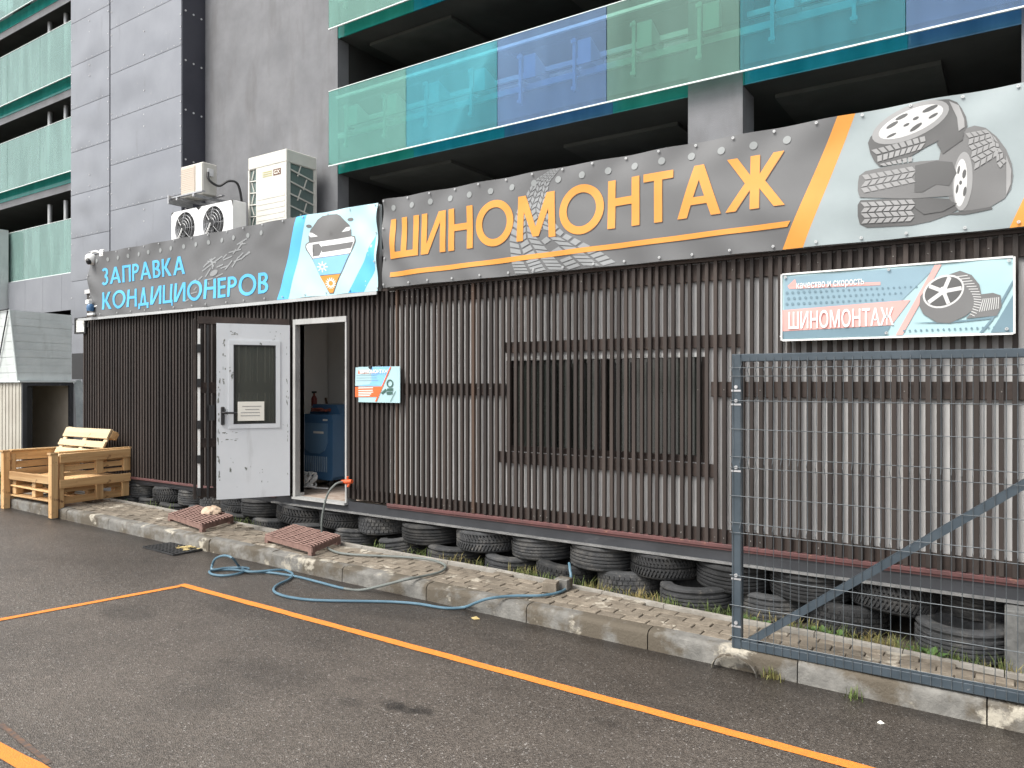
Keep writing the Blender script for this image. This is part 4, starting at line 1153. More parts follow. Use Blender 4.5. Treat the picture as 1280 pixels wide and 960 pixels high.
quadgrid((145, 385), (500, 295), (470, 390), (190, 470), 8, 2, .16, .2)
quadgrid((745, 285), (880, 262), (960, 420), (800, 520), 4, 6, .12, .2)
quadgrid((885, 275), (935, 320), (1000, 470), (955, 520), 2, 5, .14, .2)
quadgrid((200, 478), (420, 425), (400, 470), (215, 497), 6, 1, .16, .2)
quadgrid((430, 470), (650, 470), (560, 560), (425, 590), 0, 0)
b.ink([Z([(425, 492), (560, 462), (660, 470), (688, 540), (640, 620), (560, 610), (470, 660), (420, 660)]), Z([(430, 705), (600, 700), (690, 730), (600, 780), (480, 800), (425, 760)]), Z([(585, 325), (735, 282), (725, 330), (640, 390), (600, 420), (560, 350)])], 'b_t1', 'shadow_print')
b.ink([Z([(640, 85), (700, 110), (735, 200), (738, 250), (700, 275), (690, 190), (665, 120)]), Z([(1000, 430), (1032, 520), (1028, 610), (1000, 680), (1010, 560)])], 'b_t3', 'highlight_print')
b.ink(tb, 'b_t3', 'tread_block_print')
b.eyelets(.30)
fm = MB(); fm.box((b.x0, 5.722 + .03, 2.852), (b.x1, 5.752 + .02, 2.882)); fm.box((b.x0, 5.752, 3.71), (b.x1, 5.782, 3.74))
for x in (-5.40, -3.6, -1.8, -.2, .9): fm.box((x, 5.783, 2.86), (x + .04, 5.82, 3.74))
fm.build('frame', M['steel_pale'], b.root)
# -- air conditioning banner
B1 = Banner('banner', 5.715, -11.28, -5.505, 2.822, 3.738, 'grey and ice blue banner reading ЗАПРАВКА КОНДИЦИОНЕРОВ above the door', 'b_grey', 8.1, group='advertising banners on the workshop front')
b = B1
e = [p[0] for p in b.px([(372, 272), (347, 374), (386, 270), (360, 372)])]
b.ink([[(e[2] - .01, b.z1 - .001), (b.x1 - .001, b.z1 - .001), (b.x1 - .001, b.z0 + .001), (e[3] - .01, b.z0 + .001)]], 'b_ice', 'pale_field')
e2 = b.px([(472, 305), (472, 362), (456, 363)])
b.ink([[(e[0], b.z1 - .001), (e[2], b.z1 - .001), (e[3], b.z0 + .001), (e[1], b.z0 + .001)], [(b.x1 - .03, 3.40), (b.x1 - .03, 3.05), (-5.70, b.z0 + .002), (-5.92, b.z0 + .002)]], 'b_sky', 'slanted_stripe')
# snowflake and track strokes
st = []
def stroke(p, q, w):
    (x0, y0), (x1, y1) = p, q; L = math.hypot(x1 - x0, y1 - y0); nx_, ny_ = -(y1 - y0) / L * w / 2, (x1 - x0) / L * w / 2
    return [(x0 + nx_, y0 + ny_), (x1 + nx_, y1 + ny_), (x1 - nx_, y1 - ny_), (x0 - nx_, y0 - ny_)]
def Zs(p, q, w): return b.px(zc(stroke(p, q, w), 200, 280, 7.11))
for p, q in (((375, 420), (550, 285)), ((400, 365), (490, 295)), ((440, 310), (480, 380)), ((420, 330), (500, 345)), ((405, 470), (450, 395)), ((560, 320), (640, 285)), ((555, 305), (590, 270)),
             ((610, 255), (725, 225)), ((650, 265), (680, 225)), ((690, 185), (775, 130)), ((690, 235), (740, 165)), ((715, 180), (765, 175)), ((580, 405), (640, 325)), ((640, 385), (700, 290)), ((655, 335), (720, 310)), ((720, 315), (800, 245)),
             ((700, 300), (745, 255)), ((540, 395), (605, 370)), ((345, 500), (380, 465)), ((300, 510), (330, 490)), ((505, 385), (560, 360)), ((770, 275), (805, 250)), ((280, 620), (340, 605)), ((310, 590), (335, 560)), ((225, 690), (260, 670)), ((500, 470), (560, 440)), ((400, 500), (470, 485)), ((385, 385), (420, 345)), ((455, 305), (470, 400)), ((430, 520), (440, 540))):
    st.append(Zs(p, q, 11))
st.append(b.px(zc(circ(480, 435, 40, 18, 22, R(-35)), 200, 280, 7.11)))
b.ink(st, 'b_dot1', 'track_print')
dots = []; x = -11.02
while x < -7.15: dots.append(circ(x, 3.625, .030, 14)); x += .262
b.ink(dots, 'b_dot', 'dot_print')
l1 = b.px([(129, 354), (232, 320)]); l2 = b.px([(129, 388), (336, 370)])
Wd = word('ЗАПРАВКА', l1[0][0] - .02, l1[1][0] + .0, 3.27, .235, t=.15, gap=.11) + word('КОНДИЦИОНЕРОВ', l2[0][0], l2[1][0] + .0, 2.915, .245, t=.15, gap=.10)
b.letters(Wd, 'b_sky')
Z = lambda pts: b.px(zc(pts, 370, 250, 7.68))
b.ink([Z([(95, 455), (100, 425), (130, 405), (540, 342), (575, 350), (580, 395), (520, 520), (360, 900), (320, 900), (160, 570), (100, 480)]),
       Z([(132, 405), (130, 350), (150, 290), (180, 250), (215, 190), (255, 155), (330, 138), (400, 136), (440, 155), (480, 200), (520, 240), (538, 290), (538, 345)]),
       Z(circ(140, 255, 24, 12, 16)), Z(circ(530, 188, 26, 12, 16, R(-15)))], 'b_t2', 'emblem_print')
b.ink([Z([(104, 450), (115, 425), (140, 415), (540, 352), (565, 360), (568, 392), (545, 440), (520, 510), (165, 562), (110, 475)]),
       Z([(135, 345), (140, 315), (165, 318), (215, 350), (150, 360)]), Z([(445, 310), (490, 265), (525, 258), (532, 280), (520, 295)])], 'b_white', 'emblem_white')
b.ink([Z([(250, 445), (555, 400), (530, 460), (255, 505)]), Z([(165, 430), (225, 418), (260, 470), (230, 535), (165, 545), (168, 515), (205, 505), (212, 470), (195, 450), (165, 455)])], 'b_t2', 'spanner_print')
b.ink([Z([(165, 568), (515, 518), (435, 705), (232, 725)])], 'b_azure', 'emblem_blue')
b.ink([Z([(234, 732), (432, 712), (358, 890), (325, 890)])], 'b_orange', 'emblem_orange')
sn = []
for k in range(8):
    a = R(45 * k); sn.append(Z(stroke((260 + 20 * math.cos(a), 643 + 20 * math.sin(a)), (260 + 52 * math.cos(a), 643 + 52 * math.sin(a)), 9)))
for k in range(14):
    a = R(360 / 14 * k); sn.append(Z(stroke((340 + 32 * math.cos(a), 800 + 32 * math.sin(a)), (340 + 54 * math.cos(a), 800 + 54 * math.sin(a)), 8)))
def zring(cx, cy, r, t_):
    q = ringq(cx, cy, r, r, t_, n=18); return ('quads', Z(q[1]), q[2])
sn += [zring(260, 643, 26, 11), zring(340, 800, 36, 12)]
b.ink(sn, 'b_white', 'snowflake_print')
b.eyelets(.34)
fm = MB(); fm.box((b.x0 + .02, 5.752, 2.826), (b.x1, 5.772, 2.856)); fm.box((b.x0 + .02, 5.752, 3.70), (b.x1, 5.782, 3.73))
for x in (-11.24, -9.4, -7.6, -5.58): fm.box((x, 5.783, 2.856), (x + .04, 5.82, 3.73))
fm.box((b.x0 - .3, 5.70, 2.782), (b.x1, 5.716, 2.818))
fm.build('frame', M['steel_pale'], b.root)
# -- small banner
B3 = Banner('banner', 5.70, -1.428, -.002, 2.178, 2.662, 'small pink and aqua banner reading ШИНОМОНТАЖ above the mesh gate', 'b_iceA', 5.5, amp=.004, group='advertising banners on the workshop front')
b = B3
Z = lambda pts: b.px(zc(pts, 970, 310, 4.129))
q = [p[0] for p in b.px([(1176, 329), (1124, 421)])]
b.ink([[(b.x0 + .02, b.z1 - .02), (q[0] - .02, b.z1 - .02), (-.66, 2.40), (b.x0 + .02, 2.40)]], 'b_blue', 'blue_field')
b.ink([[(b.x0 + .004, 2.40), (-.585, 2.425), (-.70, 2.26), (b.x0 + .004, 2.245)]], 'b_pink', 'pink_band')
b.ink([[(b.x0 + .01, 2.243), (-.705, 2.255), (-.735, 2.19), (b.x0 + .01, 2.19)]], 'b_blue2', 'slate_band')
b.ink([[(q[0] - .035, b.z1 - .015), (q[0] + .005, b.z1 - .015), (q[1] + .02, b.z0 + .012), (q[1] - .02, b.z0 + .012)], Z([(60, 195), (70, 212), (540, 192), (540, 176)]), Z([(62, 195), (100, 160), (108, 192)]), ], 'b_pink', 'pink_slash')
b.ink([Z([(1050, 437), (1105, 372), (1222, 165), (1225, 185), (1120, 372), (1068, 437)]), Z([(1108, 436), (1225, 240), (1225, 436)]), Z([(700, 388), (980, 372), (1150, 348), (1100, 368), (900, 388)])], 'b_blue2', 'slate_band')
dd = []
for j in range(3):
    for i in range(24 - j * 3):
        dd.append(Z(circ(58 + i * 29 + (j % 2) * 8, 232 + j * 29 - i * 1.4, 8 - i * .12, 8)))
for i in range(19): dd.append(Z(circ(662 + i * 29, 428 - i * 1.1, 6, 8)))
b.ink(dd, 'b_blue2', 'dot_print', step=0)
b.ink([Z([(855, 150), (950, 118), (1010, 140), (1050, 190), (1060, 240), (1040, 300), (980, 350), (900, 388), (830, 385), (760, 340), (740, 300), (745, 250), (790, 190)]), Z([(1055, 240), (1120, 232), (1160, 245), (1165, 300), (1140, 350), (980, 365), (1010, 330)])], 'b_t2', 'tyre_print')
b.ink([Z(ell(865, 225, 112, 80, -25))], 'b_t4', 'rim_print')
b.ink([Z(ell(865, 225, 102, 70, -25))], 'b_t1', 'rim_print')
sp = []
for k in range(5):
    a = R(72 * k + 20); ca, sa = math.cos(a), math.sin(a)
    ex, ey = 98 * ca, 68 * sa; rx_, ry_ = ex * math.cos(R(-25)) - ey * math.sin(R(-25)), ex * math.sin(R(-25)) + ey * math.cos(R(-25))
    sp.append(Z(stroke((865, 225), (865 + rx_, 225 + ry_), 20)))
sp.append(Z(circ(865, 222, 22, 12)))
for k in range(16):
    t_ = k / 15; x_, y_ = 985 + 70 * math.sin(t_ * 2.6), 150 + 180 * t_
    sp.append(Z(stroke((x_ - 35 * (1 - t_) - 20, y_ + 10 * t_), (x_ + 5, y_ - 8 + 30 * t_), 4)))
for k in range(9): sp.append(Z(stroke((1070 + k * 10, 262 - k), (1050 + k * 12, 330 - k * 2), 4)))
b.ink(sp, 'b_t4', 'spoke_print', step=0)
lt = b.px([(988, 408), (1126, 403)])
lettering('ШИНОМОНТАЖ', 'b_white', -1.375, -.685, 2.258, 2.385, b.Y - .013, b.root, bold=.012)
lettering('качество и скорость', 'b_white', -1.32, -.87, 2.535, 2.59, b.Y - .013, b.root, bold=.006)
b.eyelets(.48, False)
fm = MB()
for x in (b.x0 - .004, b.x1 - .008): fm.box((x, b.Y - .012, b.z0), (x + .012, b.Y + .02, b.z1))
fm.box((b.x0 + .0085, b.Y - .012, b.z1 - .006), (b.x1 - .0085, b.Y + .02, b.z1 + .006)); fm.box((b.x0 + .0085, b.Y - .012, b.z0 - .006), (b.x1 - .0085, b.Y + .02, b.z0 + .006))
for x in (-1.2, -.7, -.2): fm.box((x, b.Y + .021, b.z0 + .02), (x + .03, SF - .002, b.z1 - .02))
fm.build('frame', M['white'], b.root)
# -- placard by the door
B4 = Banner('placard', 5.748, -5.813, -5.222, 1.660, 2.035, 'small square sign with orange panel beside the doorway', 'b_iceA', 1.5, amp=.0006, cat='sign')
b = B4
Z = lambda pts: b.px(zc(pts, 435, 450, 16))
b.ink([Z([(155, 150), (860, 130), (690, 520), (150, 520)])], 'b_azure', 'blue_field', 0)
b.ink([Z([(158, 150), (470, 142), (470, 480), (150, 520)])], 'b_iceA', 'pale_field', 0)
b.ink([Z([(150, 540), (690, 530), (580, 735), (150, 740)])], 'b_red', 'orange_panel', 0)
b.ink([Z([(845, 140), (868, 140), (575, 830), (545, 830)]), Z([(215, 262), (590, 245), (590, 258), (215, 276)]), Z([(222, 190), (245, 265), (205, 270)])], 'b_red', 'red_slash', 0)
b.ink([Z(stroke((215, y), (480 + 40 * math.sin(y), y - 6), 16)) for y in (560, 610, 648, 682, 715)] , 'b_white', 'small_print', 0)
b.ink([Z(stroke((175, y), (600 - 20 * math.sin(y), y - 8), 8)) for y in (310, 360, 412)], 'b_blue', 'small_print', 0)
q = ringq(845, 470, 66, 82, 22, 24, n=20)
b.ink([('quads', Z(q[1]), q[2]), Z(stroke((680, 670), (775, 590), 44)), Z([(790, 570), (910, 560), (905, 615), (785, 620)]), Z([(780, 640), (900, 632), (890, 685), (780, 690)]), Z(stroke((855, 830), (960, 620), 10))], 'b_green', 'tyre_print', 0)
lettering('ШИНОМОНТАЖ', 'b_white', *[b.px([(451, 0), ])[0][0], b.px([(486, 0)])[0][0]], 1.965, 2.005, b.Y - .014, b.root, bold=.02)
fm = MB(); fm.box((-5.56, b.Y + .008, 1.70), (-5.50, SF - .001, 2.05)); fm.cyl((-5.63, b.Y - .004, 2.03), (-5.63, b.Y - .02, 2.03), .018, 10); fm.build('clip', M['black'], b.root)

# ---------------------------------------------------------------- fittings at the left corner
t = thing('security_camera', (-11.1, 5.7, 3.62), 'white dome security camera on the left end of the banner', 'camera')
p = atY(114, 324, 5.68)
q = MB()
q.lathe([(0, -.085), (.045, -.075), (.075, -.04), (.082, 0), (.075, .045), (.05, .07), (0, .08)], 20, Matrix.Translation(p)); q.build('housing', M['white'], t, smooth=True)
q = MB(); q.lathe([(0, 0), (.03, .005), (.042, .02), (.042, .04)], 16, Matrix.Translation(p + Vector((.02, -.055, -.045))) @ Matrix.Rotation(R(115), 4, 'X') @ Matrix.Translation((0, 0, -.03))); q.lathe([(0, -.05), (.03, -.04), (.045, 0), (.03, .04), (0, .05)], 14, Matrix.Translation(p + Vector((.025, -.045, -.035)))); q.build('lens', M['black'], t, smooth=True)
q = MB(); q.tube([p + Vector((0, 0, .06)), p + Vector((.02, 0, .10)), p + Vector((.10, .01, .105)), p + Vector((.26, .05, .06))], .018, 8); q.box(p + Vector((.2, .01, .02)), p + Vector((.3, .04, .12)), ch=.006); q.build('arm', M['white'], t, smooth=True)
t = thing('signal_lamp', (-11.1, 5.7, 2.9), 'small blue and white lamp under the left end of the banner', 'lamp')
p = atY(113, 384, 5.66)
q = MB(); q.lathe([(.0, -.06), (.048, -.055), (.052, -.015), (.048, .02), (.035, .042), (0, .05)], 16, Matrix.Translation(p)); q.build('globe', mat('blue lamp', (.05, .13, .26), rough=.25), t, smooth=True)
q = MB(); q.box(p + Vector((-.09, -.03, .04)), p + Vector((-.0, .03, .11)), ch=.01); q.box(p + Vector((-.06, -.02, -.12)), p + Vector((.1, .02, -.086)), ch=.005); q.tube([p + Vector((.0, .03, 0)), p + Vector((.08, .06, .02)), p + Vector((.2, .08, 0))], .012, 6); q.build('bracket', M['white'], t)
t = thing('floodlight', (-11.66, 5.76, 2.6), 'small black framed floodlight at the upper left corner of the slats', 'floodlight')
p = atY(99.5, 407, 5.75)
q = MB()
x0, x1, z0, z1 = p.x - .16, p.x + .16, p.z - .12, p.z + .12
q.box((x0, p.y, z0), (x1, p.y + .05, z0 + .025)); q.box((x0, p.y, z1 - .025), (x1, p.y + .05, z1)); q.box((x0, p.y, z0 + .026), (x0 + .035, p.y + .05, z1 - .026)); q.box((x1 - .035, p.y, z0 + .026), (x1, p.y + .05, z1 - .026))
q.box((x0 + .02, p.y + .051, z0 + .02), (x1 - .02, p.y + .075, z1 - .02)); q.box((x1 + .0, p.y + .02, p.z - .03), (x1 + .06, p.y + .05, p.z + .03)); q.build('casing', M['black'], t)
q = MB(); q.box((x0 + .036, p.y + .012, z0 + .026), (x1 - .036, p.y + .05, z1 - .026)); q.build('lens', M['lens'], t)

# ---------------------------------------------------------------- polycarbonate booth at the far left
t = thing('booth', (-15.6, 7.0, 0), 'pale translucent sheet booth with flared top beyond the pallet seat', 'booth')
bx1, by0, by1, bx0 = -14.72, 6.30, 7.12, -17.2
q = MB(); q.box((bx0, by0, .1), (bx1 - .06, by0 + .04, 1.86))
for k in range(18): q.box((bx0 + .03 + k * .135, by0 - .012, .1), (bx0 + .06 + k * .135, by0 - .0005, 1.85))
q.build('front_sheet', M['poly_beige'], t)
q = MB(); q.box((bx0 + .04, by1 + .03, .1), (bx1 - .08, by1 + .06, 1.86)); q.box((bx0, by0 + .041, .1), (bx0 + .04, by1 + .02, 1.86)); q.build('rear_sheet', M['beige_dark'], t)
q = MB(); q.box((bx1 - .06, by0, .05), (bx1, by0 + .07, 1.87)); q.box((bx1 - .06, by1 - .02, .05), (bx1, by1 + .05, 1.87)); q.box((bx1 - .06, by0 + .071, 1.81), (bx1, by1 - .021, 1.87)); q.build('door_frame', M['beam'], t)
q = MB(); q.box((bx1 - .18, by0 + .08, .1), (bx1 - .14, by0 + .22, 1.80)); q.build('folded_curtain', M['black'], t)
q = MB()
q.add([(bx1 + .0, by1 + .06, 1.9), (bx1 + .12, by1 + .12, 1.93), (bx1 + .2, by1 + .3, 1.4), (bx1 + .14, by1 + .26, .9), (bx1 + .05, by1 + .08, 1.0), (bx1 + .02, by1 + .07, 1.5)], [(0, 1, 2, 5), (5, 2, 3, 4)])
q.build('plastic_sheet', mat('grey plastic film', (.2, .23, .24), (.3, .33, .34), 5, .3), t)
# upper box, wider at the top
def ub(s_, z):  # s: 0..3 corners
    g_ = (z - 1.9) / 1.25 * .12
    return [(bx0 - g_, by0 - .04 - g_, z), (bx1 + .0 - g_ * .2 - .08, by0 - .04 - g_, z), (bx1 - .08 - g_ * .2, by1 + .05 + g_ * .2, z), (bx0 - g_, by1 + .05, z)][s_]
zt = (3.12, 3.16, 3.14, 3.0)
q = MB()
P = [ub(i, 1.90) for i in range(4)] + [ub(i, zt[i]) for i in range(4)]
q.add(P, [(0, 1, 5, 4), (1, 2, 6, 5), (2, 3, 7, 6), (3, 0, 4, 7), (4, 5, 6, 7), (0, 1, 2, 3)])
q.build('upper_box', M['poly'], t)
rb = MB()
for k in range(9):
    f0, f1 = (k + .06) / 9, (k + .86) / 9
    def sp_(i, f, out): 
        A, B_ = Vector(P[i]), Vector(P[i + 4]); return A + (B_ - A) * f + Vector(out)
    o_ = (.003 + .003 * (k % 2), 0, 0); a = [sp_(1, f0, o_), sp_(2, f0, o_), sp_(2, f1, o_), sp_(1, f1, o_)]; z_ = Vector((-.02, 0, 0))
    rb.add(a + [v + z_ for v in a], [(0, 1, 2, 3), (0, 1, 5, 4), (1, 2, 6, 5), (2, 3, 7, 6), (3, 0, 4, 7)])
    o_ = (0, -.003 - .003 * (k % 2), 0); a = [sp_(0, f0, o_), sp_(1, f0, o_), sp_(1, f1, o_), sp_(0, f1, o_)]; z_ = Vector((0, .02, 0))
    rb.add(a + [v + z_ for v in a], [(0, 1, 2, 3), (0, 1, 5, 4), (1, 2, 6, 5), (2, 3, 7, 6), (3, 0, 4, 7)])
rb.build('sheet_rib', M['poly'], t)
q = MB(); q.tube([Vector(P[1]) + Vector((.02, -.02, 0)), Vector(P[5]) + Vector((.02, -.02, 0))], .014, 6); q.build('corner_trim', M['edge'], t)
q = MB(); q.tube([Vector(P[5]) + Vector((-.02, -.03, -.02)), Vector(P[1]) + Vector((-.85, -.03, .0))], .012, 6); q.tube([Vector(P[5]) + Vector((0, -.03, .01)), Vector(P[4]) + Vector((0, -.03, .01))], .014, 6); q.build('brace', M['beam'], t)
q = MB(); q.box((bx0, by0 - .06, 1.872), (bx1 + .03, by1 + .08, 1.899)); q.build('rim', M['poly'], t)

# ---------------------------------------------------------------- pallet armchair
t = thing('pallet_armchair', (-11.0, 5.25, .11), 'wide armchair knocked together from orange brown pallet wood on the kerb', 'armchair')
CS = .938
def plank(cx, cy, cz, L, w, th, axis='x', m='pine', rot=None, name='plank'):
    """a board of length L; width w and thickness th across; axis = direction of its length; own local frame so the grain runs along it"""
    cx, cy, cz, L, w, th = cx * CS, cy * CS, EYE - CS * (EYE - cz), L * CS, w * CS, th * CS
    me = MB().box((-L / 2, -w / 2, -th / 2), (L / 2, w / 2, th / 2), ch=min(.004, th / 5)).mesh(name, M[m])
    o = link(name, me, t, (cx, cy, cz))
    jt = [random.uniform(-.012, .012) for _ in range(3)] if name == 'plank' else (0, 0, 0)
    if rot is not None: o.rotation_euler = rot
    elif axis == 'y': o.rotation_euler = (R(90), 0, R(90))   # width vertical
    elif axis == 'yf': o.rotation_euler = (0, 0, R(90))      # flat
    elif axis == 'x': o.rotation_euler = (R(90), 0, 0)       # width vertical
    elif axis == 'xf': o.rotation_euler = (0, 0, 0)
    elif axis == 'z': o.rotation_euler = (0, R(90), 0)
    o.rotation_euler = [a_ + j_ for a_, j_ in zip(o.rotation_euler, jt)]
    return o
XR, XL, YF, YB = -10.98, -12.50, 5.10, 6.10
for x, zb_, zt_ in ((XR - .04, .0, .90), (XL + .04, .0, .86)):
    plank(x, YF, (zb_ + zt_) / 2, zt_ - zb_, .09, .09, 'z', name='post')
    plank(x, YF + .10, (.02 + .80) / 2, .78, .06, .07, 'z', name='post')
plank(XR - .04, YF - .01, .885, .10, .10, .03, 'xf', name='post_cap'); plank(XL + .04, YF - .01, .85, .10, .10, .03, 'xf', name='post_cap')
# right arm, seen from outside: two proud rails, recessed boards, blocks
Lr = YB - YF; cy = (YF + YB) / 2 + .06
for z, w in ((.82, .13), (.46, .12)): plank(XR + .005, cy, z, Lr, w, .035, 'y')
for z, w in ((.675, .075), (.585, .05), (.37, .075), (.225, .10)): plank(XR - .055, cy + .0, z, Lr - .04, w, .022, 'y')
plank(XR - .055, cy, .745, Lr - .06, .04, .022, 'y')
for y in (YF + .62, YB + .02):
    plank(XR - .035, y, .66, .20, .10, .06, 'z', name='block'); 
    plank(XR - .035, y if y < 6 else y - .02, .29, .21, .10, .06, 'z', name='block')
plank(XR - .06, cy + .02, .895, Lr + .04, .11, .025, 'yf')
# left arm, seen from inside
for z, w in ((.77, .13), (.645, .10), (.53, .10)): plank(XL + .05, cy, z, Lr, w, .03, 'y')
plank(XL + .03, cy + .02, .85, Lr + .04, .11, .025, 'yf')
for z, w in ((.36, .09), (.24, .09)): plank(XL + .02, cy, z, Lr - .06, w, .03, 'y')
# seat: two stacked pallets
for z in (.20, .335, .47):
    n_ = 5 if z > .4 else 3
    for k in range(n_):
        y = YF + .12 + k * ((Lr - .1) / (n_ - 1)) * .92
        plank((XL + XR) / 2, y, z, XR - XL - .16, .15, .024, 'xf')
for z in (.268, .403):
    for k in range(3):
        for y in (YF + .12, YF + .56, YB - .06):
            plank(XL + .16 + k * (XR - XL - .32) / 2, y, z, .10, .11, .10, 'xf', name='block')
plank((XL + XR) / 2, YF + .035, .50, XR - XL - .16, .12, .024, 'x')
# backrest leaning back
th_ = R(26)
bo = Vector(((XL + XR) / 2 + .02, 5.72, .74)); up_ = Vector((0, math.sin(th_), math.cos(th_))); bk = Vector((0, math.cos(th_), -math.sin(th_)))
BL = 1.30
for a, w in ((.075, .15), (.235, .10), (.405, .15)):
    p = bo + up_ * a; plank(p.x, p.y, p.z, BL, w, .024, rot=(R(90) - th_, 0, 0), m='pine_pale')
for dx_ in (-BL / 2 + .06, 0, BL / 2 - .06):
    p = bo + up_ * .24 + bk * .022 + Vector((dx_, 0, 0)); plank(p.x, p.y, p.z, .50, .10, .02, rot=(0, R(90), 0) if False else Euler((R(90) - th_, 0, 0)).to_matrix().to_4x4().__matmul__(Matrix.Rotation(R(90), 4, 'Z')).to_euler(), m='pine_pale')
    for a in (.06, .42):
        p = bo + up_ * a + bk * .075 + Vector((dx_, 0, 0)); plank(p.x, p.y, p.z, .12, .12, .085, rot=(R(90) - th_, 0, 0), name='block')
for a in (.06, .42):
    p = bo + up_ * a + bk * .13; plank(p.x, p.y, p.z, BL, .10, .022, rot=(R(90) - th_, 0, 0))

# ---------------------------------------------------------------- metal gratings used as steps
def step_grate(cs, label, base):
    c = [atG(u, v, .225) for u, v in cs]   # left-front, left-back, right-back, right-front
    ctr = sum(c, Vector()) / 4
    t = thing('step_grating', (ctr.x, ctr.y, PZ + gz(ctr.x)), label, 'step', 'metal steps on the pavement')
    lf, lb, rb_, rf = c
    U = lambda a, b_: lf + (rf - lf) * a + (lb - lf) * b_ + (rb_ - rf - lb + lf) * a * b_
    nu, nv = 12, 10
    q = MB()
    for i in range(nu + 1): q.bar(U(i / nu, 0) - Vector((0, 0, .012)), U(i / nu, 1) - Vector((0, 0, .012)), .006, .026)
    q.build('bearing_bars', M['rust'], t)
    q = MB()
    for j in range(nv + 1):
        pts = []
        for i in range(nu + 1):
            pts.append(U(i / nu, j / nv) + Vector((0, 0, .001 + .005 * (i % 2))))
        q.tube(pts, .008, 4)
    q.build('cross_bars', M['rust'], t)
    q = MB()
    for a, b_ in (((0, 0), (1, 0)), ((1, 0), (1, 1)), ((1, 1), (0, 1)), ((0, 1), (0, 0))):
        q.bar(U(*a) - Vector((0, 0, .03)), U(*b_) - Vector((0, 0, .03)), .012, .05)
    q.build('frame', M['rust'], t)
    for a, b_ in ((.03, .04), (.97, .04), (.03, .96), (.97, .96)):
        p = U(a, b_); q = MB(); q.box((p.x - .025, p.y - .025, PZ + gz(p.x)), (p.x + .025, p.y + .025, p.z - .025)); q.build('leg', M['rust'], t)
    return U
UA = step_grate([(211, 642), (245, 632), (291, 645), (253, 656)], 'rusty metal grating step with a beige rag on it, below the open door', 0)
UB = step_grate([(332, 668), (366, 656), (425, 670), (390, 684)], 'bare rusty metal grating step below the doorway, hose beside it', 0)
# rag
p = UA(.62, .75)
q = MB(); P = []; F_ = []; n_ = 20
for j in range(9):
    for k in range(n_):
        a = 2 * math.pi * k / n_; r_ = .11 * math.cos(j / 8 * math.pi / 2) ** .7 + .002
        w_ = 1 + .35 * noise.noise((math.cos(a) * 2, math.sin(a) * 2, j * .35))
        P.append((p.x + r_ * 1.15 * math.cos(a) * w_, p.y + r_ * .8 * math.sin(a) * w_, p.z + .011 + .07 * math.sin(j / 8 * math.pi / 2) * (1 + .5 * noise.noise((math.cos(a) * 3, math.sin(a) * 3, 7)))))
for j in range(8):
    for k in range(n_): F_.append((j * n_ + k, j * n_ + (k + 1) % n_, (j + 1) * n_ + (k + 1) % n_, (j + 1) * n_ + k))
F_ += [tuple(range(n_))[::-1], tuple(8 * n_ + k for k in range(n_))]
tag(q.add(P, F_).build('rag', M['rag'], smooth=True), 'crumpled dusty beige rag lying on the left grating step', 'rag')

# ---------------------------------------------------------------- drain grate in the road
c = [atG(u, v, 0) for u, v in ((179, 685), (214, 680), (254, 688), (217, 695))]
ctr = sum(c, Vector()) / 4
t = thing('drain_grate', (ctr.x, ctr.y, ctr.z), 'square black cast iron drain grate in the road by the kerb', 'drain grate')
U = lambda a, b_: c[0] + (c[3] - c[0]) * a + (c[1] - c[0]) * b_ + (c[2] - c[3] - c[1] + c[0]) * a * b_
q = MB(); q.add([U(0, 0) + Vector((0, 0, .003)), U(1, 0) + Vector((0, 0, .003)), U(1, 1) + Vector((0, 0, .003)), U(0, 1) + Vector((0, 0, .003))], [(0, 1, 2, 3)]); q.build('pit', mat('dark pit', (.004, .004, .004), rough=1), t)
q = MB()
for k in range(10):
    f = k / 9; q.bar(U(f, 0) + Vector((0, 0, .012)), U(f, 1) + Vector((0, 0, .012)), .022, .016)
q.build('bar', M['iron'], t)
q = MB()
for k in range(9): q.bar(U(0, k / 8) + Vector((0, 0, .012)), U(1, k / 8) + Vector((0, 0, .012)), .018, .014)
q.build('cross_bar', M['iron'], t)
lf = MB()
for k in range(26):
    p = U(random.uniform(.5, 1.0), random.uniform(.55, 1.0)); a = random.uniform(0, 6.3); s_ = random.uniform(.02, .05)
    lf.add([p + Vector((math.cos(a) * s_, math.sin(a) * s_, .022 + random.uniform(0, .01))), p + Vector((-math.sin(a) * s_ * .5, math.cos(a) * s_ * .5, .03)), p + Vector((-math.cos(a) * s_, -math.sin(a) * s_, .024)), p + Vector((math.sin(a) * s_ * .5, -math.cos(a) * s_ * .5, .022))], [(0, 1, 2, 3)])
tag(lf.build('fallen_leaves', M['dry']), kind='stuff')

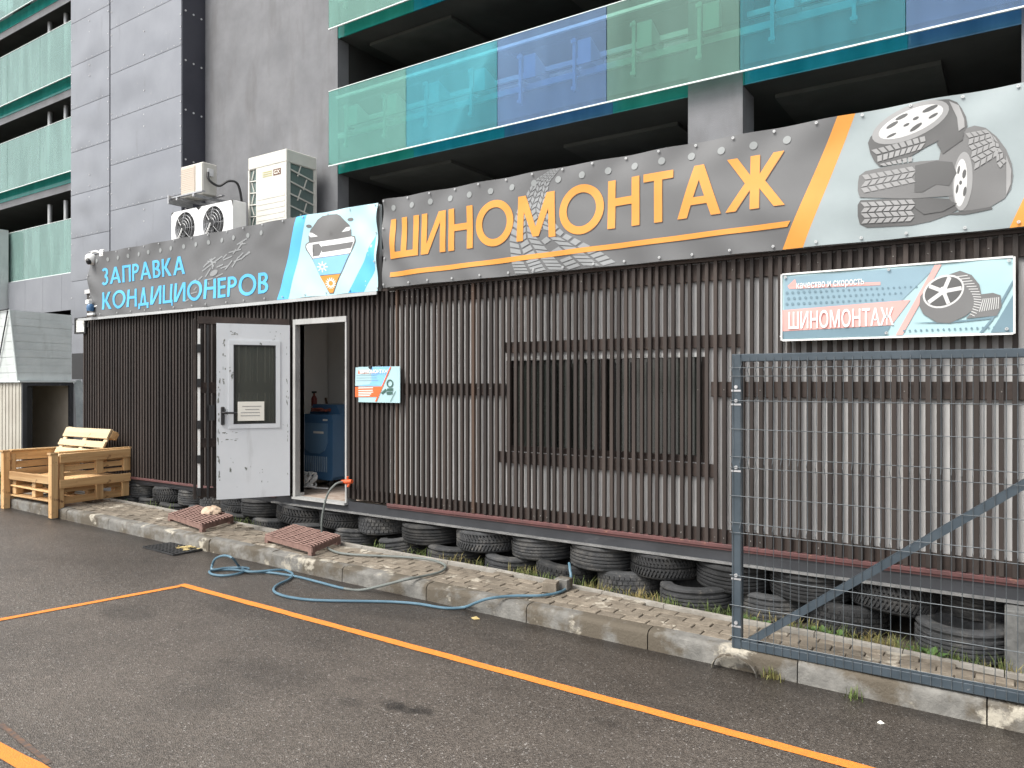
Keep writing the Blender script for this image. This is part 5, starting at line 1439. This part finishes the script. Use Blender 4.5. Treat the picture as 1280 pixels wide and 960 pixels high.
# ---------------------------------------------------------------- tyres
def tyre_mesh(r, w, kind):
    q = MB(); n = 44; h = w / 2
    prof = [(r * .62, -h * .82), (r * .66, -h * .95), (r * .80, -h * 1.0), (r * .93, -h * .97), (r * .98, -h * .86), (r * .99, -h * .74), (r * .955, -h * .72)]
    gr = [-.46, -.19, .08, .35]
    for g_ in gr:
        prof += [(r * .997, h * (g_ - .06)), (r * 1.0, h * (g_ + .03)), (r * .997, h * (g_ + .12)), (r * .945, h * (g_ + .125)), (r * .945, h * (g_ + .21))] if kind != 1 else [(r * .995, h * (g_ - .13)), (r * 1.0, h * g_), (r * .995, h * (g_ + .13))]
    prof += [(r * .99, h * .72), (r * .98, h * .86), (r * .93, h * .97), (r * .80, h * 1.0), (r * .66, h * .95), (r * .62, h * .82), (r * .60, 0)]
    q.lathe(prof, n, closed=True)
    # worn rubber is never quite round: sag and dents
    q.v = [tuple(Vector(p) * (1 + .018 * noise.noise((p[0] * 4, p[1] * 4, p[2] * 5 + kind * 7)))) for p in q.v]
    if kind == 1:      # blocky winter tread
        for k in range(40):
            a = 2 * math.pi * k / 40
            for j, z in enumerate((-.55, -.18, .18, .55)):
                a2 = a + (j % 2) * .07
                c_, s_ = math.cos(a2), math.sin(a2)
                Mx = Matrix.Rotation(a2, 4, 'Z')
                q.add([Mx @ Vector((r * (.985 if i < 1 else 1.022), y_ * .019, h * z + z_ * .013)) for i in (0, 1) for y_, z_ in ((-1, -1), (1, -1), (1, 1), (-1, 1))], [(4, 5, 6, 7), (0, 1, 5, 4), (1, 2, 6, 5), (2, 3, 7, 6), (3, 0, 4, 7)])
    elif kind == 2:    # fine diagonal sipes
        for k in range(60):
            a = 2 * math.pi * k / 60
            for sg in (-1, 1):
                Mx = Matrix.Rotation(a, 4, 'Z') @ Matrix.Translation((r * 1.0, 0, sg * h * .4)) @ Matrix.Rotation(R(28 * sg), 4, 'X')
                q.add([Mx @ Vector((x_ * .006, y_ * .007, z_ * .036)) for x_ in (-1, 1) for y_, z_ in ((-1, -1), (1, -1), (1, 1), (-1, 1))], [(4, 5, 6, 7), (0, 1, 5, 4), (1, 2, 6, 5), (2, 3, 7, 6), (3, 0, 4, 7)])
    return q.mesh('tyre', M['tyre'], smooth=True)
TM = [tyre_mesh(.30, .212, k) for k in (0, 1, 2)]
upper = [(167, 190), (196, 227), (227, 254), (254, 284), (286, 305), (306, 350), (351, 401), (402, 450), (450, 502), (504, 570), (571, 636), (638, 708), (710, 786), (786, 866), (867, 958), (959, 1060), (1062, 1167), (1168, 1280)]
lower = [(148, 178), (178, 204), (208, 227), (242, 266), (284, 316), (319, 361), (365, 418), (420, 460), (474, 522), (533, 592), (604, 664), (673, 728), (745, 822), (821, 908), (925, 1000), (1015, 1096), (1146, 1256), (1262, 1350)]
UL = ['small dark tyre in the top layer, right beside the pallet armchair', 'dark tyre in the top layer, second along from the pallet armchair',
      'dark tyre in the top layer, beside the white edged slatted door leaf', 'block tread tyre in the top layer, straight behind the beige rag',
      'tyre in the top layer under the middle of the open white door', 'broad tyre in the top layer under the hinges of the white door',
      'tilted tyre with fine tread below the door sill, nearest left of the hanging hose', 'fine tread tyre in the top layer, just right of the hanging hose',
      'coarse block tread tyre in the top layer, second right of the hanging hose', 'ribbed tyre in the top layer, third right of the hanging hose',
      'fine tread tyre in the top layer, fourth right of the hanging hose', 'ribbed tyre in the top layer, just left of the upright blue hose end',
      'ribbed tyre in the top layer, just right of the upright blue hose end', 'fine tread tyre in the top layer, second right of the upright blue hose end',
      'ribbed tyre in the top layer behind the gate post', 'ribbed tyre in the top layer behind the mesh, first past the gate post',
      'tilted fine tread tyre behind the diagonal gate brace', 'set back tyre in the dark beside the concrete block']
LL = ['flat tyre on the soil, touching the pallet armchair', 'flat tyre on the soil, second along from the pallet armchair', 'small tyre on the soil, straight behind the edge of the rag grating',
      'tyre on the soil behind the grating with the rag', 'tyre on the soil under the white door, nearest right of the rag grating', 'fine tread tyre on the soil, halfway between the two gratings',
      'tyre on the soil behind the bare grating', 'tyre on the soil, just right of the bare grating', 'tilted tyre on the soil, second right of the bare grating', 'tyre on the soil, third right of the bare grating',
      'tyre on the soil, fourth right of the bare grating', 'knobbly winter tyre on the soil behind the upright blue hose end', 'knobbly winter tyre on the soil, first right of the loose blocks',
      'big ribbed tyre set forward on the soil, just left of the gate post', 'tyre on the soil behind the mesh, next to the gate post', 'knobbly winter tyre on the soil under the gate brace',
      'big tyre set forward behind the mesh, beside the concrete block', 'tyre on the soil beyond the concrete block']
def put_tyre(u0, u1, yc, z, label, kind, tilt=(0, 0), rad=None):
    pc = atY((u0 + u1) / 2, 600, yc - .12)
    x_ = pc.x
    wid = (atY(u1, 600, yc - .1).x - atY(u0, 600, yc - .1).x) / 2
    r_ = rad or max(.28, min(.36, wid * 1.03))
    o = link('tyre', TM[kind]); o.location = (x_, yc, z)
    s_ = r_ / .30
    o.scale = (s_, s_, random.uniform(.95, 1.04)); o.rotation_euler = (tilt[0], tilt[1], random.uniform(0, 6.28))
    tag(o, label, 'tyre', 'old tyres stacked under the workshop')
for i, (u0, u1) in enumerate(upper):
    tl = (random.uniform(-.06, .06), random.uniform(-.05, .05)); k = (0, 2, 0, 1, 2, 0, 2, 2, 1, 0, 2, 0, 0, 2, 0, 0, 2, 0)[i]
    yc = 6.06 + random.uniform(-.03, .04)
    z = .352
    if i == 16: tl = (.02, .16); z = .335
    if i == 6: tl = (-.03, .10)
    if i == 17: yc = 6.25
    put_tyre(u0, u1, yc, z, UL[i], k, tl)
for i, (u0, u1) in enumerate(lower):
    tl = (random.uniform(-.08, .04), random.uniform(-.06, .06)); k = (0, 0, 0, 0, 0, 2, 0, 0, 0, 0, 0, 1, 1, 0, 0, 1, 0, 0)[i]
    yc = 6.02 + random.uniform(-.05, .05); z = .155 + .25 * max(0, gz(atY((u0 + u1) / 2, 600, yc).x) - .03)
    if i == 13: yc = 5.86; z = .165
    if i == 16: yc = 5.86; z = .17
    if i == 8: tl = (-.05, .16)
    put_tyre(u0, u1, yc, z, LL[i], k, tl)
t = thing('concrete_block', (.15, 5.75, .05), 'grey concrete block under the beam at the right end of the tyres', 'concrete block')
q = MB(); q.box((-.055, 5.62, .05), (.33, 6.0, .452), ch=.012); q.build('block', M['conc_block'], t)

# ---------------------------------------------------------------- hose
hp = [(atY(430, 602, 5.70)), atY(420, 605, 5.62), atY(410, 617, 5.56), atY(404.5, 636, 5.53), atY(402, 656, 5.52), atY(403.5, 673, 5.51)]
for u, v in ((408, 683), (420, 690), (445, 693.5), (500, 696), (535, 699), (552, 704), (557, 709), (550, 715), (530, 720)): hp.append(atG(u, v, .156))
k0 = len(hp)
for u, v in ((505, 725),): hp.append(atG(u, v, .157))
for u, v in ((455, 737), (430, 735.5), (400, 728), (372, 721), (340, 716), (312, 714.5), (290, 712), (268, 713), (261.5, 714.5), (266, 718), (280, 719.5), (298, 717), (311, 711.5)): hp.append(atG(u, v, .016))
for u, v in ((303, 709.5), (283, 710), (266, 712)): hp.append(atG(u, v, .03))
Yl = atG(266, 713, .02).y
for u, v in ((265.5, 706), (270, 698), (281, 694.5), (291, 698)): hp.append(atY(u, v, Yl + .02))
for u, v in ((299, 708), (308, 714), (322, 714.5), (345, 712.5), (358, 713), (366, 718), (361, 724), (347, 731), (342, 737), (347, 742), (365, 747), (400, 750.5), (480, 752), (520, 754.5), (556, 760)): hp.append(atG(u, v, .03 if u < 350 and v < 720 else .016))
hp.append(atG(580, 759, .02)); hp.append(atG(596, 753, .10))
for u, v in ((612, 748), (640, 745), (675, 744.5), (697, 741), (708, 735)): hp.append(atG(u, v, .158))
yq = atG(712, 728, .17).y
hp += [atY(713.5, 722, yq - .02), atY(712.5, 712, yq + .02), atY(711.5, 704, yq + .1)]
t = thing('garden_hose', (-5.2, 5.2, 0), 'pale blue hose looped over road and kerb from the doorway to the tyres', 'hose')
sm = smooth_path(hp, 6)
for p in sm:
    over = p.y - (ky(p.x) - .016)
    if over > 0 and p.y < be(p.x): p.z = max(p.z, gz(p.x) + min(.154, .02 + over * 8))
cut = 6 * 17
q = MB(); q.tube(sm[cut:], .0115, 8); q.build('hose_pipe', M['hose'], t, smooth=True)
q = MB(); q.tube(sm[:cut + 1], .0115, 8); o = q.build('hose_pipe', M['hose_grey'], t, smooth=True)
p = hp[0]
q = MB(); q.tube([p + Vector((-.03, 0, -.003)), p + Vector((.04, .0, .005))], .020, 10); q.tube([p + Vector((.03, 0, .0)), p + Vector((.12, .0, .01))], [.03, .022], 10)
q.tube([p + Vector((.06, 0, .0)), p + Vector((.065, -.01, .06))], .012, 8); q.tube([p + Vector((.09, 0, .0)), p + Vector((.07, -.01, -.05))], .014, 8); q.build('nozzle', M['orange'], t, smooth=True)

# loose paving blocks, litter
for k, (u, v, lb) in enumerate(((686, 741, 'loose grey brown paving block standing beside the blue hose, left of the pair'), (702, 737, 'loose pale paving block beside the blue hose, right of the pair'))):
    p = atG(u, v, PZ)
    me = MB().box((-.075, -.055, 0), (.075, .055, .085), ch=.004).mesh('loose_block', M['paver'] if k == 0 else M['kerb'])
    o = link('loose_block', me); o.location = (p.x, p.y + .03, p.z + .004); o.rotation_euler = (0, 0, .3 - .25 * k); o.scale = (.8, 1, 1)
    tag(o, lb, 'paving block', 'loose paving blocks')
for (u, v, s_, lb, m_) in ((594, 774, .04, 'small withered leaf lying on the road below the hose', 'dry'), (1101, 905, .018, 'scrap of white paper on the road below the gate', 'paper')):
    p = atG(u, v, 0); q = MB()
    q.add([p + Vector((-s_, 0, .006)), p + Vector((-s_ * .2, s_ * .6, .016)), p + Vector((s_, .2 * s_, .008)), p + Vector((.1 * s_, -s_ * .5, .006)), p + Vector((-s_, 0, .002)), p + Vector((-s_ * .2, s_ * .6, .012)), p + Vector((s_, .2 * s_, .004)), p + Vector((.1 * s_, -s_ * .5, .002))],
          [(0, 1, 3), (1, 2, 3), (4, 5, 7), (5, 6, 7), (0, 1, 5, 4), (1, 2, 6, 5), (2, 3, 7, 6), (3, 0, 4, 7)])
    tag(q.build('dry_leaf' if m_ == 'dry' else 'paper_scrap', M[m_]), lb, 'leaf' if m_ == 'dry' else 'paper scrap')
# bent half-round plate at the gate foot
p0, p1 = atG(892, 833, .0), atG(948, 846, .0)
q = MB(); pts = []
for k in range(13):
    a = math.pi * k / 12; pm = (p0 + p1) / 2 - (p1 - p0) / 2 * math.cos(a); pts.append(pm + Vector((0, -.0, .105 * math.sin(a) + .004)))
for k in range(12):
    q.bar(pts[k], pts[k + 1], .10, .010, up=(0, 1, 0)) if False else q.add([pts[k] + Vector((0, dy_, dz_)) for dy_, dz_ in ((-.05, 0), (.01, 0), (.01, .008), (-.05, .008))] + [pts[k + 1] + Vector((0, dy_, dz_)) for dy_, dz_ in ((-.05, 0), (.01, 0), (.01, .008), (-.05, .008))], [(0, 1, 5, 4), (1, 2, 6, 5), (2, 3, 7, 6), (3, 0, 4, 7)])
tag(q.build('pipe_rim', M['kerb'], smooth=True), 'half round concrete pipe rim at the kerb under the gate post', 'drain pipe')

# ---------------------------------------------------------------- mesh gate
GY = 4.90
t = thing('mesh_gate', (-1.5, GY, .1), 'blue grey welded mesh gate with a diagonal brace in front of the tyres', 'gate')
gx0, gx1 = -1.545, 1.25
q = MB(); q.box((gx0, GY, .13), (gx0 + .06, GY + .06, 2.055), ch=.004); q.build('post', M['gate'], t)
q = MB(); q.box((gx1, GY, .13), (gx1 + .06, GY + .06, 2.055), ch=.004); q.build('post', M['gate'], t)
q = MB(); q.box((gx0 + .061, GY, 2.005), (gx1 - .001, GY + .055, 2.055), ch=.004); q.build('top_rail', M['gate'], t)
q = MB(); q.box((gx0 + .061, GY, .135), (gx1 - .001, GY + .055, .19), ch=.004); q.build('bottom_rail', M['gate'], t)
q = MB(); q.bar((gx0 + .09, GY + .028, .20), (gx1 - .0, GY + .028, 2.25 if False else 2.0), .045, .045, up=(0, 1, 0)); 
q = MB(); A_ = atY(936, 803, GY); B_ = atY(1280, 606, GY); dd = B_ - A_; q.bar(Vector((A_.x, GY + .026, A_.z)), Vector((A_.x + dd.x * 1.55, GY + .026, A_.z + dd.z * 1.55)), .046, .046, up=(0, 1, 0)); q.build('brace', M['gate'], t)
HZ = [1.965, 1.91, 1.75, 1.565, 1.385, 1.315, 1.13, .955, .89, .61, .415, .21]
folds = [(1.99, 1.91), (1.385, 1.315), (.955, .89)]
wy = GY - .006
prof = [(0, 2.03)]
zp = [(2.03, 0), (1.985, 0), (1.95, -.035), (1.91, 0), (1.40, 0), (1.35, -.035), (1.30, 0), (.97, 0), (.925, -.035), (.88, 0), (.14, 0)]
vw = MB(); vw.tube([(0, y, z) for z, y in zp], .0020, 4); vme = vw.mesh('mesh_wire', M['wire'], smooth=True)
n_ = int((gx1 - gx0 - .02) / .0515)
for i in range(n_ + 1):
    link('mesh_wire', vme, t, (gx0 + .012 + i * .0515, wy, 0))
for z in HZ:
    q = MB(); q.tube([(gx0 - .01, wy - .004, z), (gx1 + .06, wy - .004, z)], .0024, 4); q.build('mesh_wire', M['wire'], t)
q = MB()
for z in (1.84, 1.75, 1.315, .61, .3):
    q.cyl((gx0 + .03, GY + .0, z), (gx0 + .03, GY - .010, z), .012, 8); q.box((gx0 - .002, GY - .004, z - .03), (gx0 + .062, GY - .0005, z - .018))
q.build('clamp', M['galv'], t)
q = MB(); q.cyl((gx0 + .05, GY + .03, .0), (gx0 + .05, GY + .03, .13), .014, 10); q.box((gx0 + .062, GY + .01, .10), (gx0 + .13, GY + .05, .134)); q.build('drop_bolt', M['galv'], t)

# ---------------------------------------------------------------- inside the doorway
t = thing('service_machine', (-7.2, 6.75, .565), 'dark blue wheeled air conditioning service machine inside the doorway', 'machine')
p0, p1 = atY(380, 600, 6.45), atY(416, 600, 6.45)
x0, x1 = p0.x - .1, p1.x
y0, y1, z0, z1 = 6.45, 7.0, .66, 1.50
q = MB(); pr = [(x0 + .0, z0), (x1 - .04, z0), (x1, z0 + .05), (x1, z1 - .06), (x1 - .02, z1), (x0 + .03, z1 - .0), (x0, z1 - .08)]
q.prism([(x0 + .02, z0), (x1 - .03, z0), (x1 - .005, z0 + .04), (x1, z1 - .10), (x1 - .02, z1 - .03), (x0 + .03, z1 - .03), (x0, z1 - .10)], lambda a, c_, d_: (a, d_, c_), y0, y1)
q.prism([(x0 + .03, z1 - .03), (x1 - .03, z1 - .03), (x1 - .1, z1 + .09), (x0 + .1, z1 + .09)], lambda a, c_, d_: (a, d_, c_), y0 + .15, y1); q.build('casing', M['blue_case'], t)
cx_, w_ = (x0 + x1) / 2, (x1 - x0)
q = MB(); q.prism([(cx_ - w_ * .36, 1.36), (cx_ + w_ * .36, 1.36), (cx_ + w_ * .36, 1.12), (cx_ + w_ * .28, 1.03), (cx_ + w_ * .14, .985), (cx_ - w_ * .14, .985), (cx_ - w_ * .28, 1.03), (cx_ - w_ * .36, 1.12)], lambda a, c_, d_: (a, d_, c_), y0 - .012, y0 - .001); q.build('front_inset', M['blue_lite'], t)
q = MB()
for k in range(11): q.box((cx_ - w_ * .32 + k * w_ * .064, y0 - .014, .76), (cx_ - w_ * .32 + k * w_ * .064 + .012, y0 - .001, .95))
q.build('vent_slats', mat('pale blue slat', (.22, .30, .38), rough=.4), t)
q = MB(); q.box((cx_ - .02, y0 - .016, 1.235), (cx_ + .16, y0 - .013, 1.262)); q.box((cx_ + .14, y0 - .006, 1.395), (cx_ + .22, y0 - .002, 1.415)); q.build('badge', M['paper'], t)
for x_ in (x0 + .08, x1 - .1):
    for y_ in (y0 + .06, y1 - .06):
        q = MB(); q.cyl((x_ - .015, y_, .612), (x_ + .015, y_, .612), .045, 14); q.box((x_ - .02, y_ - .02, .62), (x_ + .02, y_ + .02, .659)); q.build('castor', M['black'], t)
q = MB()
for k in range(6):
    a = random.uniform(0, 6); q.tube(smooth_path([(cx_ + .12 * math.cos(a + j), y0 + .12 + .09 * math.sin(1.7 * j + a), z1 + .01 + .03 * (j % 2)) for j in range(5)], 4), .010, 5)
q.build('red_hose', mat('red hose', (.22, .055, .035), rough=.5), t)
t = thing('gas_cylinder', (-7.5, 6.9, 1.5), 'small red bottle standing on top of the blue machine', 'bottle')
p = atY(389, 506, 6.7)
q = MB(); q.lathe([(.034, 1.50), (.037, 1.51), (.037, 1.60), (.022, 1.63), (.014, 1.64), (.014, 1.67), (0, 1.67)], 14, Matrix.Translation((p.x, 6.75, .06))); q.build('bottle_body', M['redcan'], t, smooth=True)
q = MB(); q.box((p.x - .025, 6.73, 1.73), (p.x + .025, 6.77, 1.755)); q.build('valve', M['black'], t)
t = thing('broom', (-6.6, 6.6, .565), 'dark wooden broom handles leaning in the corner behind the blue machine', 'broom')
A_, B_ = atY(407, 498, 7.3), atY(428, 600, 6.9)
q = MB(); q.tube([(A_.x, 7.3, A_.z), (B_.x, 6.9, .70)], .017, 8); q.build('handle', M['wood_handle'], t)
q = MB(); q.box((B_.x - .12, 6.84, .567), (B_.x + .12, 6.92, .70), ch=.01); q.build('bristle_head', mat('red brown bristles', (.14, .05, .03), rough=.9), t)
t = thing('cable_coil', (-6.75, 5.95, .567), 'tangled white extension cable heaped on the door sill', 'cable')
p = atZ(385, 608, .60); p = Vector((p.x, min(p.y, 6.25), 0))
for k in range(3):
    q = MB(); pts = []
    for j in range(36):
        a = j * .55 + k * 2; r_ = .085 + .03 * math.sin(j * .9 + k)
        pts.append((p.x + r_ * math.cos(a), p.y + .5 * r_ * math.sin(a) + .03 * math.sin(j * .3), .60 + .085 + .08 * math.sin(a * .9 + k) + .003 * j * 0))
    q.tube(smooth_path(pts, 3), .011, 6); q.build('cable_loop', M['cord'], t, smooth=True)
q = MB(); q.tube(smooth_path([(p.x, p.y, .60), (p.x + .1, p.y, .592), (p.x + .25, p.y + .1, .582)], 4), .010, 6); q.build('cable_tail', M['cord'], t)

# ---------------------------------------------------------------- grass and weeds
random.seed(21)
g = MB()
def blade(x_, y_, z_, h, lean, az_, w=.004):
    dx_, dy_ = math.cos(az_), math.sin(az_)
    p0_ = Vector((x_ - dy_ * w, y_ + dx_ * w, z_)); p1_ = Vector((x_ + dy_ * w, y_ - dx_ * w, z_))
    m1 = Vector((x_ + dx_ * lean * .35 - dy_ * w * .7, y_ + dy_ * lean * .35 + dx_ * w * .7, z_ + h * .6)); m2 = Vector((x_ + dx_ * lean * .35 + dy_ * w * .7, y_ + dy_ * lean * .35 - dx_ * w * .7, z_ + h * .6))
    tp = Vector((x_ + dx_ * lean, y_ + dy_ * lean, z_ + h * .9))
    g.add([p0_, p1_, m2, m1, tp], [(0, 1, 2, 3), (3, 2, 4)])
clumps = [(182, 30), (200, 25), (232, 35), (292, 60), (310, 50), (470, 60), (520, 60), (565, 70), (590, 70), (650, 130), (668, 120), (690, 40), (735, 120), (760, 60), (800, 160), (830, 130), (850, 90), (895, 120), (930, 140), (985, 90), (1020, 110), (1060, 80), (1090, 150), (1120, 140), (1150, 90), (1200, 130), (1250, 110)]
for u, n_ in clumps:
    pc = atY(u, 700, 5.62); 
    for k in range(int(n_ * .8)):
        x_ = pc.x + random.gauss(0, .075); y_ = be(x_) + .035 + abs(random.gauss(0, .05))
        blade(x_, y_, .085 + .9 * gz(x_), random.uniform(.03, .15), random.uniform(.01, .10), random.uniform(0, 6.28), random.uniform(.002, .004))
for u, v, n_ in ((965, 848, 70), (1065, 873, 30)):
    pc = atG(u, v, .0)
    for k in range(n_): blade(pc.x + random.gauss(0, .035), pc.y + random.gauss(0, .02), pc.z, random.uniform(.03, .10), random.uniform(.01, .06), random.uniform(0, 6.28), .003)
for k in range(1500):     # verge at the far left
    blade(random.uniform(-19, -12.7), random.uniform(5.0, 6.2), .22, random.uniform(.06, .2), random.uniform(.02, .1), random.uniform(0, 6.28), .008)
tag(g.build('grass', M['grass']), kind='stuff')
wd_ = MB()
def weed(u, y_, n_, s_):
    p = atY(u, 700, y_)
    for k in range(n_ * 2):
        p = atY(u, 700, y_) + Vector((random.gauss(0, .05), 0, 0))
        a = 2 * math.pi * k / n_ * 1.7 + random.uniform(-.4, .4); L = s_ * random.uniform(.35, .75); el = random.uniform(.3, 1.1)
        d_ = Vector((math.cos(a) * math.cos(el), math.sin(a) * math.cos(el), math.sin(el))); sd_ = Vector((-math.sin(a), math.cos(a), 0)) * L * .28
        b0 = Vector((p.x, y_, .10 + .9 * gz(p.x))) + d_ * L * .2; mid = b0 + d_ * L * .5; tip = b0 + d_ * L - Vector((0, 0, L * .25))
        wd_.add([b0, mid + sd_, tip, mid - sd_], [(0, 1, 2), (0, 2, 3)])
for u, n_, s_ in ((186, 9, .09), (206, 7, .08), (234, 10, .09), (930, 12, .10), (942, 12, .11), (955, 10, .09), (1022, 10, .12), (1030, 9, .12), (1130, 10, .10), (1165, 8, .15), (878, 8, .07), (1240, 8, .09), (152, 6, .1)):
    weed(u, be(atY(u, 700, 5.6).x) + .07, n_, s_)
tag(wd_.build('weeds', M['leaf']), kind='stuff')
q = MB(); q.box((-22, 5.0, -.02), (-12.75, 9.9, .22)); tag(q.build('terrain', M['soil']), kind='structure')
